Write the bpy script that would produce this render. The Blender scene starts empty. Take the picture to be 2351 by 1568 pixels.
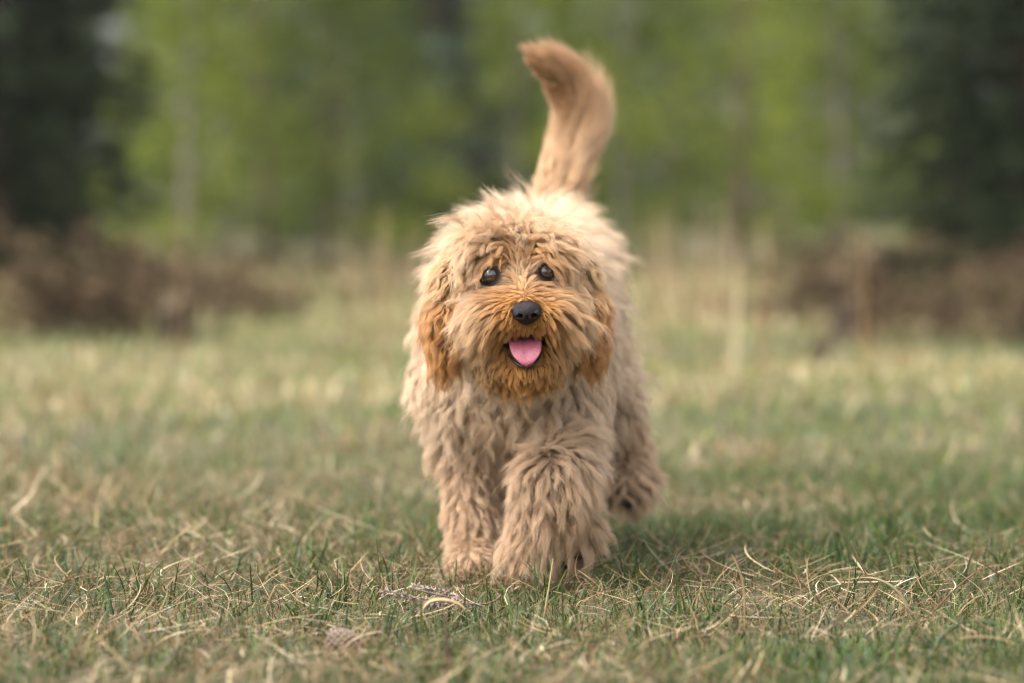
import bpy, math, random
import numpy as np
from mathutils import Vector, kdtree

# ------------------------------------------------------------------ camera, sky, sun, exposure
SC = bpy.context.scene
COL = SC.collection
CAM_H, LENS, SENSOR = 0.483, 135.0, 36.0
FPX = 2351 * LENS / SENSOR          # focal length in pixels of a 2351 px wide frame
DOG_D = 4.76                        # metres from the lens to the standing front paw (world y = 0)
HORIZON = 430

cam_data = bpy.data.cameras.new('camera')
cam = bpy.data.objects.new('camera', cam_data)
COL.objects.link(cam)
cam.location = (0, -DOG_D, CAM_H)
cam.rotation_euler = (math.radians(90) - math.atan((784 - HORIZON) / FPX), 0, 0)
cam_data.lens, cam_data.sensor_width = LENS, SENSOR
cam_data.clip_end = 500
cam_data.dof.use_dof = True
cam_data.dof.focus_distance = 4.37
cam_data.dof.aperture_fstop = 3.2
SC.camera = cam

SUN_EL, SUN_AZ = math.radians(58), math.radians(-118)   # azimuth from +Y (away from the lens) towards +X
world = bpy.data.worlds.new('World')
SC.world = world
world.use_nodes = True
wn = world.node_tree
bg = wn.nodes['Background']
sky = wn.nodes.new('ShaderNodeTexSky')
sky.sky_type = 'NISHITA'
sky.sun_disc = False
sky.sun_elevation = SUN_EL
sky.sun_rotation = SUN_AZ
sky.air_density, sky.dust_density, sky.ozone_density = 1.0, 6.0, 1.0
hs = wn.nodes.new('ShaderNodeHueSaturation')
hs.inputs['Saturation'].default_value = 0.2          # thin cloud greys the blue
wn.links.new(sky.outputs[0], hs.inputs['Color'])
wn.links.new(hs.outputs[0], bg.inputs['Color'])
bg.inputs['Strength'].default_value = 0.15

sun_data = bpy.data.lights.new('sun', 'SUN')
sun = bpy.data.objects.new('sun', sun_data)
COL.objects.link(sun)
sun_data.energy = 0.95
sun_data.angle = math.radians(60)
sun_data.color = (1.0, 0.92, 0.80)
sun_dir = Vector((math.sin(SUN_AZ) * math.cos(SUN_EL), math.cos(SUN_AZ) * math.cos(SUN_EL), math.sin(SUN_EL)))
sun.rotation_euler = sun_dir.to_track_quat('Z', 'Y').to_euler()

SC.view_settings.view_transform = 'Standard'
SC.view_settings.look = 'None'
SC.view_settings.gamma = 1.0
SC.view_settings.exposure = 1.60
SC.render.engine = 'CYCLES'
SC.cycles.max_bounces = 5
SC.cycles.diffuse_bounces = 2
SC.cycles.glossy_bounces = 3
SC.cycles.transmission_bounces = 4
SC.cycles.use_adaptive_sampling = True
SC.cycles.adaptive_threshold = 0.02
SC.cycles.filter_width = 1.0
SC.cycles.use_denoising = True
SC.cycles.caustics_reflective = False
SC.cycles.caustics_refractive = False

rng = np.random.default_rng(7)
random.seed(7)
A = np.array


def W(px, py, d):
    """a point d metres from the lens, from its place in a 2351 px wide frame"""
    return A([(px - 1175.5) * d / FPX, d - DOG_D, CAM_H - (py - HORIZON) * d / FPX])


def unit(v):
    return v / np.maximum(np.linalg.norm(v, axis=-1, keepdims=True), 1e-9)


def sstep(a, b, x):
    t = np.clip((x - a) / (b - a), 0, 1)
    return t * t * (3 - 2 * t)


# ------------------------------------------------------------------ materials
def new_mat(name):
    m = bpy.data.materials.new(name)
    m.use_nodes = True
    nt = m.node_tree
    nt.nodes.clear()
    out = nt.nodes.new('ShaderNodeOutputMaterial')
    return m, nt, out


def principled(name, color, rough=0.6, spec=0.5, coat=0.0, noise=None, bump=0.0, bscale=40.0, sss=0.0):
    m, nt, out = new_mat(name)
    b = nt.nodes.new('ShaderNodeBsdfPrincipled')
    nt.links.new(b.outputs[0], out.inputs[0])
    b.inputs['Base Color'].default_value = (*color, 1)
    b.inputs['Roughness'].default_value = rough
    b.inputs['Specular IOR Level'].default_value = spec
    b.inputs['Coat Weight'].default_value = coat
    b.inputs['Coat Roughness'].default_value = 0.03
    b.inputs['Coat IOR'].default_value = 1.8
    if sss:
        b.inputs['Subsurface Weight'].default_value = sss
        b.inputs['Subsurface Radius'].default_value = (0.006, 0.002, 0.0015)
        b.inputs['Subsurface Scale'].default_value = 1.0
    tc = nt.nodes.new('ShaderNodeTexCoord')
    if noise:
        c2, sc = noise
        n = nt.nodes.new('ShaderNodeTexNoise')
        n.inputs['Scale'].default_value = sc
        n.inputs['Detail'].default_value = 5
        nt.links.new(tc.outputs['Object'], n.inputs['Vector'])
        r = nt.nodes.new('ShaderNodeValToRGB')
        r.color_ramp.elements[0].position, r.color_ramp.elements[1].position = 0.35, 0.65
        r.color_ramp.elements[0].color = (*color, 1)
        r.color_ramp.elements[1].color = (*c2, 1)
        nt.links.new(n.outputs['Fac'], r.inputs[0])
        nt.links.new(r.outputs[0], b.inputs['Base Color'])
    if bump:
        n2 = nt.nodes.new('ShaderNodeTexNoise')
        n2.inputs['Scale'].default_value = bscale
        n2.inputs['Detail'].default_value = 4
        nt.links.new(tc.outputs['Object'], n2.inputs['Vector'])
        bp = nt.nodes.new('ShaderNodeBump')
        bp.inputs['Strength'].default_value = bump
        bp.inputs['Distance'].default_value = 0.01
        nt.links.new(n2.outputs['Fac'], bp.inputs['Height'])
        nt.links.new(bp.outputs[0], b.inputs['Normal'])
    return m


def leafy(name, attr='tint', trans=0.35, rough=0.55, mult=(1, 1, 1), spec=0.3):
    """thin leaves and blades: their own colour is stored leaf by leaf in the attribute"""
    m, nt, out = new_mat(name)
    at = nt.nodes.new('ShaderNodeAttribute')
    at.attribute_name = attr
    mx = nt.nodes.new('ShaderNodeMix')
    mx.data_type = 'RGBA'
    mx.blend_type = 'MULTIPLY'
    mx.inputs['Factor'].default_value = 1
    mx.inputs['B'].default_value = (*mult, 1)
    nt.links.new(at.outputs['Color'], mx.inputs['A'])
    b = nt.nodes.new('ShaderNodeBsdfPrincipled')
    b.inputs['Roughness'].default_value = rough
    b.inputs['Specular IOR Level'].default_value = spec
    nt.links.new(mx.outputs['Result'], b.inputs['Base Color'])
    t = nt.nodes.new('ShaderNodeBsdfTranslucent')
    nt.links.new(mx.outputs['Result'], t.inputs['Color'])
    ms = nt.nodes.new('ShaderNodeMixShader')
    ms.inputs[0].default_value = trans
    nt.links.new(b.outputs[0], ms.inputs[1])
    nt.links.new(t.outputs[0], ms.inputs[2])
    nt.links.new(ms.outputs[0], out.inputs[0])
    return m


def attr_skin(name, rough=0.7):
    m, nt, out = new_mat(name)
    at = nt.nodes.new('ShaderNodeAttribute')
    at.attribute_name = 'tint'
    b = nt.nodes.new('ShaderNodeBsdfPrincipled')
    b.inputs['Roughness'].default_value = rough
    b.inputs['Specular IOR Level'].default_value = 0.2
    nt.links.new(at.outputs['Color'], b.inputs['Base Color'])
    nt.links.new(b.outputs[0], out.inputs[0])
    return m


def hair_mat(name):
    m, nt, out = new_mat(name)
    at = nt.nodes.new('ShaderNodeAttribute')
    at.attribute_name = 'tint'
    h = nt.nodes.new('ShaderNodeBsdfHairPrincipled')
    h.model = 'CHIANG'
    h.parametrization = 'COLOR'
    h.inputs['Roughness'].default_value = 0.45
    h.inputs['Radial Roughness'].default_value = 0.55
    h.inputs['Coat'].default_value = 0.0
    nt.links.new(at.outputs['Color'], h.inputs['Color'])
    d = nt.nodes.new('ShaderNodeBsdfDiffuse')
    nt.links.new(at.outputs['Color'], d.inputs['Color'])
    ms = nt.nodes.new('ShaderNodeMixShader')
    ms.inputs[0].default_value = 0.75
    nt.links.new(h.outputs[0], ms.inputs[1])
    nt.links.new(d.outputs[0], ms.inputs[2])
    nt.links.new(ms.outputs[0], out.inputs[0])
    return m


# ------------------------------------------------------------------ building helpers
def link(o, parent=None):
    COL.objects.link(o)
    if parent is not None:
        o.parent = parent
        o.matrix_parent_inverse = parent.matrix_basis.inverted()
    return o


def mesh_obj(name, V, F, mat, parent=None, smooth=True, tint=None):
    me = bpy.data.meshes.new(name)
    V = np.asarray(V, dtype=np.float32)
    F = np.asarray(F, dtype=np.int32)
    me.vertices.add(len(V))
    me.vertices.foreach_set('co', V.ravel())
    k = F.shape[1]
    me.loops.add(F.size)
    me.loops.foreach_set('vertex_index', F.ravel())
    me.polygons.add(len(F))
    me.polygons.foreach_set('loop_start', np.arange(0, F.size, k, dtype=np.int32))
    me.polygons.foreach_set('use_smooth', np.full(len(F), smooth))
    me.update(calc_edges=True)
    if tint is not None:
        at = me.attributes.new('tint', 'FLOAT_COLOR', 'POINT')
        c = np.ones((len(V), 4), np.float32)
        c[:, :3] = tint
        at.data.foreach_set('color', c.ravel())
    me.materials.append(mat)
    return link(bpy.data.objects.new(name, me), parent)


def empty(name, loc=(0, 0, 0)):
    o = bpy.data.objects.new(name, None)
    o.location = loc
    o.empty_display_size = 0.1
    return link(o)


def tag(o, label=None, cat=None, group=None, kind=None):
    for k, v in (('label', label), ('category', cat), ('group', group), ('kind', kind)):
        if v:
            o[k] = v
    return o


def tube(pts, radii, sides=8, cap=True):
    """vertices and quads of a tapered tube through the points"""
    pts = np.asarray(pts, float)
    n = len(pts)
    radii = np.broadcast_to(np.asarray(radii, float), (n,))
    T = unit(np.gradient(pts, axis=0))
    up = A([0.31, 0.17, 0.93])
    V = []
    for i in range(n):
        u = unit(np.cross(T[i], up))
        v = np.cross(T[i], u)
        for k in range(sides):
            a = 2 * math.pi * k / sides
            V.append(pts[i] + radii[i] * (math.cos(a) * u + math.sin(a) * v))
    F = []
    for i in range(n - 1):
        for k in range(sides):
            k2 = (k + 1) % sides
            F.append((i * sides + k, i * sides + k2, (i + 1) * sides + k2, (i + 1) * sides + k))
    if cap:
        for i, s in ((0, 1), (n - 1, -1)):
            c = len(V)
            V.append(pts[i])
            for k in range(0, sides):
                q = (i * sides + (k + 1) % sides, i * sides + k)
                F.append((c, q[0], q[1], q[1]) if s > 0 else (c, q[1], q[0], q[0]))
    F = [f if f[2] != f[3] else (f[0], f[1], f[2], f[0]) for f in F]
    return V, F


def tubes_mesh(name, chains, mat, parent=None, sides=7):
    me = bpy.data.meshes.new(name)
    V, F = [], []
    for pts, rad in chains:
        v, f = tube(pts, rad, sides)
        o = len(V)
        V += [tuple(x) for x in v]
        for q in f:
            q = [o + i for i in q]
            if q[3] == q[0]:
                q = q[:3]
            F.append(q)
    me.from_pydata(V, [], F)
    me.polygons.foreach_set('use_smooth', np.ones(len(F), bool))
    me.materials.append(mat)
    return link(bpy.data.objects.new(name, me), parent)


def hair_obj(name, P, tint, r0, r1, mat, parent):
    """P (strands, points, 3) -> one hair curves object"""
    n, k, _ = P.shape
    cd = bpy.data.hair_curves.new(name)
    cd.add_curves([k] * n)
    cd.attributes['position'].data.foreach_set('vector', P.astype(np.float32).ravel())
    ra = cd.attributes.new('radius', 'FLOAT', 'POINT')
    t = np.linspace(0, 1, k)
    rr = np.broadcast_to(r0 * (1 - t ** 2.2) + r1 * t ** 2.2, (n, k))
    ra.data.foreach_set('value', np.ascontiguousarray(rr, dtype=np.float32).ravel())
    ca = cd.attributes.new('tint', 'FLOAT_COLOR', 'POINT')
    c = np.ones((n, k, 4), np.float32)
    c[:, :, :3] = tint
    ca.data.foreach_set('color', c.ravel())
    cd.materials.append(mat)
    o = bpy.data.objects.new(name, cd)
    return link(o, parent)


def vnoise(x, y, seed=0):
    """smooth value noise, 0..1"""
    xi, yi = np.floor(x).astype(int), np.floor(y).astype(int)
    fx, fy = x - xi, y - yi
    fx, fy = fx * fx * (3 - 2 * fx), fy * fy * (3 - 2 * fy)

    def h(a, b):
        s = np.sin(a * 127.1 + b * 311.7 + seed * 74.7) * 43758.5453
        return s - np.floor(s)
    return (h(xi, yi) * (1 - fx) + h(xi + 1, yi) * fx) * (1 - fy) + (h(xi, yi + 1) * (1 - fx) + h(xi + 1, yi + 1) * fx) * fy


def fbm(x, y, seed=0):
    return 0.5 * vnoise(x, y, seed) + 0.3 * vnoise(x * 2.1, y * 2.1, seed + 3) + 0.2 * vnoise(x * 4.3, y * 4.3, seed + 5)


# ------------------------------------------------------------------ ground
def ground_z(x, y):
    d = np.sqrt(x ** 2 + (y + DOG_D) ** 2)
    amp = sstep(5.5, 12, d)
    return (0.02 * (fbm(x * 1.3, y * 1.3, 11) - 0.5) * (1 - sstep(2, 8, np.abs(y) + np.abs(x)) * 0.5)
            + amp * 0.10 * (fbm(x * 0.5, y * 0.5, 5) - 0.5) + 0.02 * sstep(12, 22, d))


m_ground, nt, out = new_mat('thatch_soil')
tc = nt.nodes.new('ShaderNodeTexCoord')
n1 = nt.nodes.new('ShaderNodeTexNoise'); n1.inputs['Scale'].default_value = 2.2; n1.inputs['Detail'].default_value = 8
n2 = nt.nodes.new('ShaderNodeTexNoise'); n2.inputs['Scale'].default_value = 160; n2.inputs['Detail'].default_value = 4
r1 = nt.nodes.new('ShaderNodeValToRGB')
r1.color_ramp.elements[0].position, r1.color_ramp.elements[0].color = 0.38, (0.05, 0.06, 0.020, 1)
r1.color_ramp.elements[1].position, r1.color_ramp.elements[1].color = 0.62, (0.13, 0.105, 0.052, 1)
r2 = nt.nodes.new('ShaderNodeValToRGB')
r2.color_ramp.elements[0].position, r2.color_ramp.elements[0].color = 0.35, (0.45, 0.42, 0.38, 1)
r2.color_ramp.elements[1].position, r2.color_ramp.elements[1].color = 0.7, (1.2, 1.15, 1.05, 1)
mu = nt.nodes.new('ShaderNodeMix'); mu.data_type = 'RGBA'; mu.blend_type = 'MULTIPLY'; mu.inputs['Factor'].default_value = 1
bs = nt.nodes.new('ShaderNodeBsdfPrincipled'); bs.inputs['Roughness'].default_value = 0.9
bp = nt.nodes.new('ShaderNodeBump'); bp.inputs['Strength'].default_value = 0.6; bp.inputs['Distance'].default_value = 0.01
for n in (n1, n2):
    nt.links.new(tc.outputs['Object'], n.inputs['Vector'])
nt.links.new(n1.outputs['Fac'], r1.inputs[0]); nt.links.new(n2.outputs['Fac'], r2.inputs[0])
nt.links.new(r1.outputs[0], mu.inputs['A']); nt.links.new(r2.outputs[0], mu.inputs['B'])
nt.links.new(mu.outputs['Result'], bs.inputs['Base Color'])
nt.links.new(n2.outputs['Fac'], bp.inputs['Height']); nt.links.new(bp.outputs[0], bs.inputs['Normal'])
nt.links.new(bs.outputs[0], out.inputs[0])


def axis(lo, hi, fine_lo, fine_hi, fine, growth=1.25):
    a = list(np.arange(fine_lo, fine_hi + 1e-6, fine))
    s = fine
    while a[-1] < hi:
        s *= growth
        a.append(a[-1] + s)
    s = fine
    while a[0] > lo:
        s *= growth
        a.insert(0, a[0] - s)
    return A(a)


gx, gy = axis(-260, 260, -4, 4, 0.1), axis(-40, 400, -2.0, 20, 0.1)
GX, GY = np.meshgrid(gx, gy)
GV = np.stack([GX, GY, ground_z(GX, GY) - 0.006], -1).reshape(-1, 3)
ii = np.arange(len(gx) * len(gy)).reshape(len(gy), len(gx))
GF = np.stack([ii[:-1, :-1], ii[:-1, 1:], ii[1:, 1:], ii[1:, :-1]], -1).reshape(-1, 4)
tag(mesh_obj('ground', GV, GF, m_ground), kind='structure')

# ------------------------------------------------------------------ trees
m_leaf = leafy('spring_leaves', trans=0.4, spec=0.12)
m_needle = leafy('conifer_needles', trans=0.12, rough=0.7, spec=0.08)
m_bracken = leafy('dead_bracken', trans=0.2, rough=0.8, spec=0.08)
m_bark_brown = principled('brown_bark', (0.10, 0.07, 0.045), 0.9, 0.2, noise=((0.17, 0.12, 0.08), 12), bump=0.8, bscale=25)
m_bark_grey = principled('grey_bark', (0.16, 0.14, 0.11), 0.9, 0.2, noise=((0.24, 0.21, 0.17), 9), bump=0.7, bscale=22)
m_bark_dark = principled('dark_bark', (0.045, 0.034, 0.025), 0.95, 0.1, noise=((0.07, 0.05, 0.035), 10), bump=0.8, bscale=20)


def leaf_cards(C, size, dirs=None, aspect=0.6, fold=True):
    """one small rhombic leaf at each centre, randomly turned"""
    n = len(C)
    s = size * rng.uniform(0.6, 1.3, (n, 1))
    a = unit(rng.normal(size=(n, 3)) * A([1, 1, 0.7]) if dirs is None else dirs + 0.45 * rng.normal(size=(n, 3)))
    b = unit(np.cross(a, rng.normal(size=(n, 3))))
    c = np.cross(a, b)
    V = np.stack([C - a * s, C - b * s * aspect * 0.5 + c * s * 0.1, C + a * s, C + b * s * aspect * 0.5 + c * s * 0.1], 1)
    F = np.arange(4 * n).reshape(n, 4)
    return V.reshape(-1, 3), F


def leaf_tint(n, c0, c1, jit=0.25, k=None):
    t = (rng.random((n, 1)) if k is None else k) ** 1.0
    c = A(c0) * (1 - t) + A(c1) * t
    return np.repeat(np.clip(c * rng.uniform(1 - jit, 1 + jit, (n, 1)), 0, 1), 4, axis=0)


def broadleaf(name, h, spread, nleaf, c0, c1, trunk_r, low, bark, seed):
    """young tree: tapered trunk, arched limbs, leaves in clumps on the limbs"""
    global rng
    keep, rng = rng, np.random.default_rng(seed)
    root = empty(name)
    zs = np.linspace(0, h, 9)
    tr = np.stack([0.05 * h * np.sin(zs / h * 2.2 + seed) * zs / h, 0.04 * h * np.cos(zs / h * 1.9 + seed) * zs / h, zs], 1)
    tr[:, :2] -= tr[0, :2]
    limbs, clumps = [], []
    nl = 34
    for i in range(nl):
        t = low + (0.97 - low) * (i / (nl - 1)) ** 0.85
        base = A([np.interp(t * h, zs, tr[:, 0]), np.interp(t * h, zs, tr[:, 1]), t * h])
        az = i * 2.4 + rng.uniform(-0.4, 0.4)
        ln = spread * (1.1 - 0.75 * t) * rng.uniform(0.65, 1.2)
        u = np.linspace(0, 1, 6)[:, None]
        rise = rng.uniform(0.15, 0.6)
        pts = base + u * ln * A([math.cos(az), math.sin(az), rise]) + A([0, 0, -0.25 * ln]) * u ** 2
        limbs.append((pts, trunk_r * 0.34 * (1 - t * 0.7) * (1.02 - np.linspace(0, 1, 6) * 0.9)))
        for j in range(4):
            q = rng.uniform(0.3, 1.0)
            c = base + q * ln * A([math.cos(az), math.sin(az), rise]) + A([0, 0, -0.25 * ln]) * q * q
            clumps.append((c, rng.uniform(0.10, 0.24) * spread, rng.random()))
    C, K = [], []
    per = nleaf // len(clumps)
    for c, r, k in clumps:
        g = rng.normal(size=(per, 3)) * A([r, r, r * 0.7])
        C.append(c + g)
        K.append(np.clip(1.25 * k - 0.25 + 0.25 * rng.random((per, 1)), 0, 1))
    C, K = np.concatenate(C), np.concatenate(K)
    ok = C[:, 2] > 0.10
    C, K = C[ok], K[ok]
    V, F = leaf_cards(C, 0.042)
    tubes_mesh('trunk', [(tr, trunk_r * (1.05 - 0.95 * zs / h))], bark, root, 10)
    lb = tubes_mesh('limbs', limbs, bark, root, 5)
    lb['kind'] = 'stuff'
    mesh_obj('crown', V, F, m_leaf, root, False, leaf_tint(len(C), c0, c1, 0.25, K))
    rng = keep
    return root


def conifer(name, h, spread, ntuft, c0, c1, seed, z0=0.22):
    global rng
    keep, rng = rng, np.random.default_rng(seed)
    root = empty(name)
    zs = np.linspace(0, h, 8)
    tr = np.stack([0 * zs, 0 * zs, zs], 1)
    limbs, C, D = [], [], []
    z = z0
    while z < h * 0.97:
        t = z / h
        for k in range(6):
            az = rng.uniform(0, 6.28)
            ln = spread * (1 - t) ** 0.8 * rng.uniform(0.45, 1.2)
            u = np.linspace(0, 1, 5)[:, None]
            dr = A([math.cos(az), math.sin(az), 0.12])
            pts = A([0, 0, z]) + u * ln * dr + A([0, 0, -0.28 * ln]) * u ** 1.6
            limbs.append((pts, 0.016 * (1 - t * 0.6) * (1.05 - np.linspace(0, 1, 5))))
            m = int(ntuft * ln)
            q = rng.uniform(0.1, 1.02, (m, 1))
            side = unit(np.cross(dr, [0, 0, 1]))
            C.append(A([0, 0, z]) + q * ln * dr + A([0, 0, -0.28 * ln]) * q ** 1.6
                     + side * rng.normal(size=(m, 1)) * 0.10 * spread * (1.2 - q) + rng.normal(size=(m, 3)) * 0.035)
            D.append(np.repeat((dr + A([0, 0, -0.4]))[None], m, 0))
        z += 0.16 * h / 5
    C, D = np.concatenate(C), np.concatenate(D)
    ok = C[:, 2] > 0.05
    C, D = C[ok], D[ok]
    V, F = leaf_cards(C, 0.06, D, aspect=0.5)
    tubes_mesh('trunk', [(tr, 0.09 * h / 5 * (1.03 - zs / h))], m_bark_dark, root, 10)
    tubes_mesh('limbs', limbs, m_bark_dark, root, 5)['kind'] = 'stuff'
    mesh_obj('crown', V, F, m_needle, root, False, leaf_tint(len(C), c0, c1))
    rng = keep
    return root


def copy_tree(root):
    c = root.copy()
    COL.objects.link(c)
    for ch in list(root.children):
        d = ch.copy()
        COL.objects.link(d)
        d.parent = c
        d.matrix_parent_inverse = ch.matrix_parent_inverse.copy()
    return c


def put(o, px, d, rot, sc, label, cat, group):
    p = W(px, HORIZON, d)
    o.location = (p[0], p[1], float(ground_z(A(p[0]), A(p[1]))) - 0.02)
    o.rotation_euler = (0, 0, rot)
    o.scale = (sc, sc, sc)
    tag(o, label, cat, group)
    return o


YG0, YG1 = (0.06, 0.095, 0.012), (0.27, 0.31, 0.04)
MG0, MG1 = (0.035, 0.065, 0.015), (0.17, 0.22, 0.035)
kinds = {
    'lime': broadleaf('young_birch', 4.6, 1.0, 9000, YG0, YG1, 0.045, 0.03, m_bark_grey, 21),
    'green': broadleaf('young_oak', 4.4, 1.1, 9000, MG0, MG1, 0.05, 0.03, m_bark_brown, 34),
    'stem': broadleaf('slender_tree', 6.5, 1.35, 8000, MG0, YG1, 0.055, 0.05, m_bark_brown, 55),
    'dark': conifer('dark_conifer', 6.0, 1.0, 210, (0.007, 0.014, 0.006), (0.028, 0.042, 0.014), 71),
    'blue': conifer('grey_spruce', 7.0, 0.9, 300, (0.03, 0.048, 0.04), (0.075, 0.10, 0.082), 83),
}
used = set()
G = 'trees edging the clearing'
TREES = [
    ('dark', 0, 15.5, 0.3, 0.55, 'dark conifer cut by the left edge of the picture'),
    ('dark', 150, 17.0, 1.9, 0.52, 'dark conifer just inside the left edge, beside lime green foliage'),
    ('lime', 425, 19.5, 2.2, 0.60, 'lime green young tree directly above the left dark stump'),
    ('lime', 520, 23.5, 4.0, 0.63, 'lime green tree behind the left slender brown trunk'),
    ('stem', 622, 20.5, 0.4, 0.60, 'slender brown trunked tree left of the dog'),
    ('green', 745, 20.0, 1.2, 0.55, 'mid green bushy tree right of the left slender trunk'),
    ('lime', 815, 22.0, 5.1, 0.66, 'bright green tree beside the grey gap left of the tail'),
    ('blue', 1005, 25.0, 0.6, 1.05, 'distant grey green spruce in the gap left of the tail'),
    ('lime', 1185, 22.0, 3.0, 0.57, 'bright green tree behind the tail tip'),
    ('green', 1270, 28.0, 2.0, 0.61, 'green tree directly behind the raised tail'),
    ('lime', 1420, 21.5, 0.9, 0.60, 'lime green tree just right of the raised tail'),
    ('green', 1545, 24.5, 3.7, 0.58, 'mid green tree between the tail and the right slender trunk'),
    ('stem', 1690, 20.5, 2.7, 0.60, 'slender brown trunked tree right of the dog'),
    ('lime', 1800, 24.0, 1.5, 0.63, 'lime green tree behind the right slender brown trunk'),
    ('lime', 1925, 19.5, 5.6, 0.60, 'lime green young tree directly above the right dark stump'),
    ('dark', 2205, 17.0, 4.4, 0.52, 'dark conifer just inside the right edge, beside lime green foliage'),
    ('dark', 2351, 15.5, 3.3, 0.55, 'dark conifer cut by the right edge of the picture'),
    ('blue', 960, 29.0, 2.6, 1.10, 'far grey spruce partly hidden behind a nearer grey spruce'),
]
for kind, px, d, rot, sc, lab in TREES:
    o = kinds[kind] if kind not in used else copy_tree(kinds[kind])
    used.add(kind)
    put(o, px, d, rot, sc, lab, 'tree', G)

# the wood behind reads as one green mass
n = 46000
wx = rng.uniform(-26, 26, n); wy = rng.uniform(34, 50, n)
top = 7.5 + 2.5 * fbm(wx * 0.6, wy * 0.2, 8)
wz = rng.random(n) ** 1.5 * top + 0.05
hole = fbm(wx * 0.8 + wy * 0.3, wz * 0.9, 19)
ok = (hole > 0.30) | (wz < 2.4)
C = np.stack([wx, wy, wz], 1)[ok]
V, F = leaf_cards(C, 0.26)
k = np.clip((hole[ok][:, None] - 0.33) * 2.6, 0, 1)  # leaves darken near the holes, shade of the gaps put into their colour
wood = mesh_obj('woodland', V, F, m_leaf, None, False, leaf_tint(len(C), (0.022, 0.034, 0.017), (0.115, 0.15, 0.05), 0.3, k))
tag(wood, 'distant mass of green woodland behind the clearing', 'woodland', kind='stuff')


# dead bracken and heather along the foot of the trees
def bracken(seed):
    global rng
    keep, rng = rng, np.random.default_rng(seed)
    root = empty('dead_bracken')
    fr, C, D = [], [], []
    for i in range(26):
        az, ln, tilt = rng.uniform(0, 6.28), rng.uniform(0.3, 0.62), rng.uniform(0.5, 1.6)
        u = np.linspace(0, 1, 6)[:, None]
        b = A([rng.normal() * 0.16, rng.normal() * 0.12, 0])
        dr = A([math.cos(az) * 0.6, math.sin(az) * 0.6, tilt]); dr /= np.linalg.norm(dr)
        pts = b + u * ln * dr + A([math.cos(az), math.sin(az), -0.9]) * 0.25 * ln * u ** 2
        fr.append((pts, 0.004 * (1.1 - np.linspace(0, 1, 6))))
        q = rng.uniform(0.2, 1, (40, 1))
        C.append(b + q * ln * dr + A([math.cos(az), math.sin(az), -0.9]) * 0.25 * ln * q ** 2 + rng.normal(size=(40, 3)) * 0.03)
    C = np.concatenate(C)
    V, F = leaf_cards(C, 0.035, aspect=0.45)
    tubes_mesh('stems', fr, m_bark_brown, root, 4)['kind'] = 'stuff'
    mesh_obj('fronds', V, F, m_bracken, root, False, leaf_tint(len(C), (0.03, 0.021, 0.013), (0.13, 0.09, 0.05), 0.4))['kind'] = 'stuff'
    rng = keep
    return root


B = [bracken(5), bracken(9)]
BR = [(60, 11.9, 0.89, 'dead brown bracken clump at the left picture edge'),
      (190, 13.4, 0.66, 'dead brown bracken clump under the second dark conifer from the left'),
      (310, 12.4, 0.78, 'dead brown bracken clump left of the left stump'),
      (480, 15.2, 0.48, 'dead brown bracken clump just right of the left stump'),
      (590, 14.1, 0.38, 'dead brown bracken clump at the foot of the left slender tree'),
      (700, 18.1, 0.26, 'dead brown bracken clump under the mid green bushy tree'),
      (820, 16.7, 0.23, 'dead brown bracken clump well left of the dog'),
      (925, 18.8, 0.16, 'dead brown bracken clump closest to the dog on its left'),
      (1500, 17.5, 0.17, 'dead brown bracken clump closest to the dog on its right'),
      (1600, 18.5, 0.27, 'dead brown bracken clump left of the right slender trunk'),
      (1720, 13.9, 0.40, 'dead brown bracken clump at the foot of the right slender tree'),
      (1830, 14.9, 0.47, 'dead brown bracken clump left of the right stump'),
      (2040, 12.5, 0.78, 'dead brown bracken clump right of the right stump'),
      (2170, 13.2, 0.66, 'dead brown bracken clump under the dark conifer right of the stump'),
      (2300, 11.9, 0.89, 'dead brown bracken clump at the right picture edge')]
for i, (px, d, sc, lab) in enumerate(BR):
    o = B[i % 2] if i < 2 else copy_tree(B[i % 2])
    put(o, px, d, i * 1.3, sc * (1.2, 0.6, 0.95, 0.7)[i % 4], lab, 'bracken', 'dead bracken along the trees')


def stump(px, d, r, h, label, seed):
    g = np.random.default_rng(seed)
    root = empty('tree_stump')
    sides, rings = 18, 7
    V, F = [], []
    flare = g.uniform(0.1, 0.5, sides)
    for j in range(rings):
        t = j / (rings - 1)
        for k in range(sides):
            a = 2 * math.pi * k / sides
            rr = r * (1 + (1 - t) ** 3 * (0.35 + flare[k]) + 0.07 * math.sin(5 * a + seed))
            V.append((rr * math.cos(a), rr * math.sin(a), -0.03 + t * h * (1 + (0.16 * math.sin(a * 1 + seed) + 0.06 * g.normal()) * (t == 1))))
    for j in range(rings - 1):
        for k in range(sides):
            k2 = (k + 1) % sides
            F.append((j * sides + k, j * sides + k2, (j + 1) * sides + k2, (j + 1) * sides + k))
    me = bpy.data.meshes.new('bark')
    me.from_pydata(V, [], F)
    me.materials.append(m_bark_dark)
    link(bpy.data.objects.new('bark', me), root)
    tp = bpy.data.meshes.new('cut_top')
    tv = [(v[0] * 0.97, v[1] * 0.97, v[2] - 0.012) for v in V[-sides:]]
    tp.from_pydata(tv + [(0, 0, h * 0.93)], [], [(k, (k + 1) % sides, sides) for k in range(sides)])
    tp.materials.append(m_bark_brown)
    link(bpy.data.objects.new('cut_top', tp), root)
    put(root, px, d, 0, 1, label, 'stump', 'stumps at the wood edge')


stump(398, 11.9, 0.06, 0.17, 'dark rotten stump below the lime green tree on the left', 1)
stump(1955, 11.9, 0.06, 0.17, 'dark rotten stump below the lime green tree on the right, taller one', 2)
stump(1880, 11.0, 0.032, 0.10, 'low dark stump just in front of the right tall stump', 3)

# ------------------------------------------------------------------ grass
m_grass = leafy('grass_blades', trans=0.22, rough=0.45)
PAWS = [(-0.049, -0.02, 0.035), (-0.035, 0.32, 0.04)]


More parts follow.
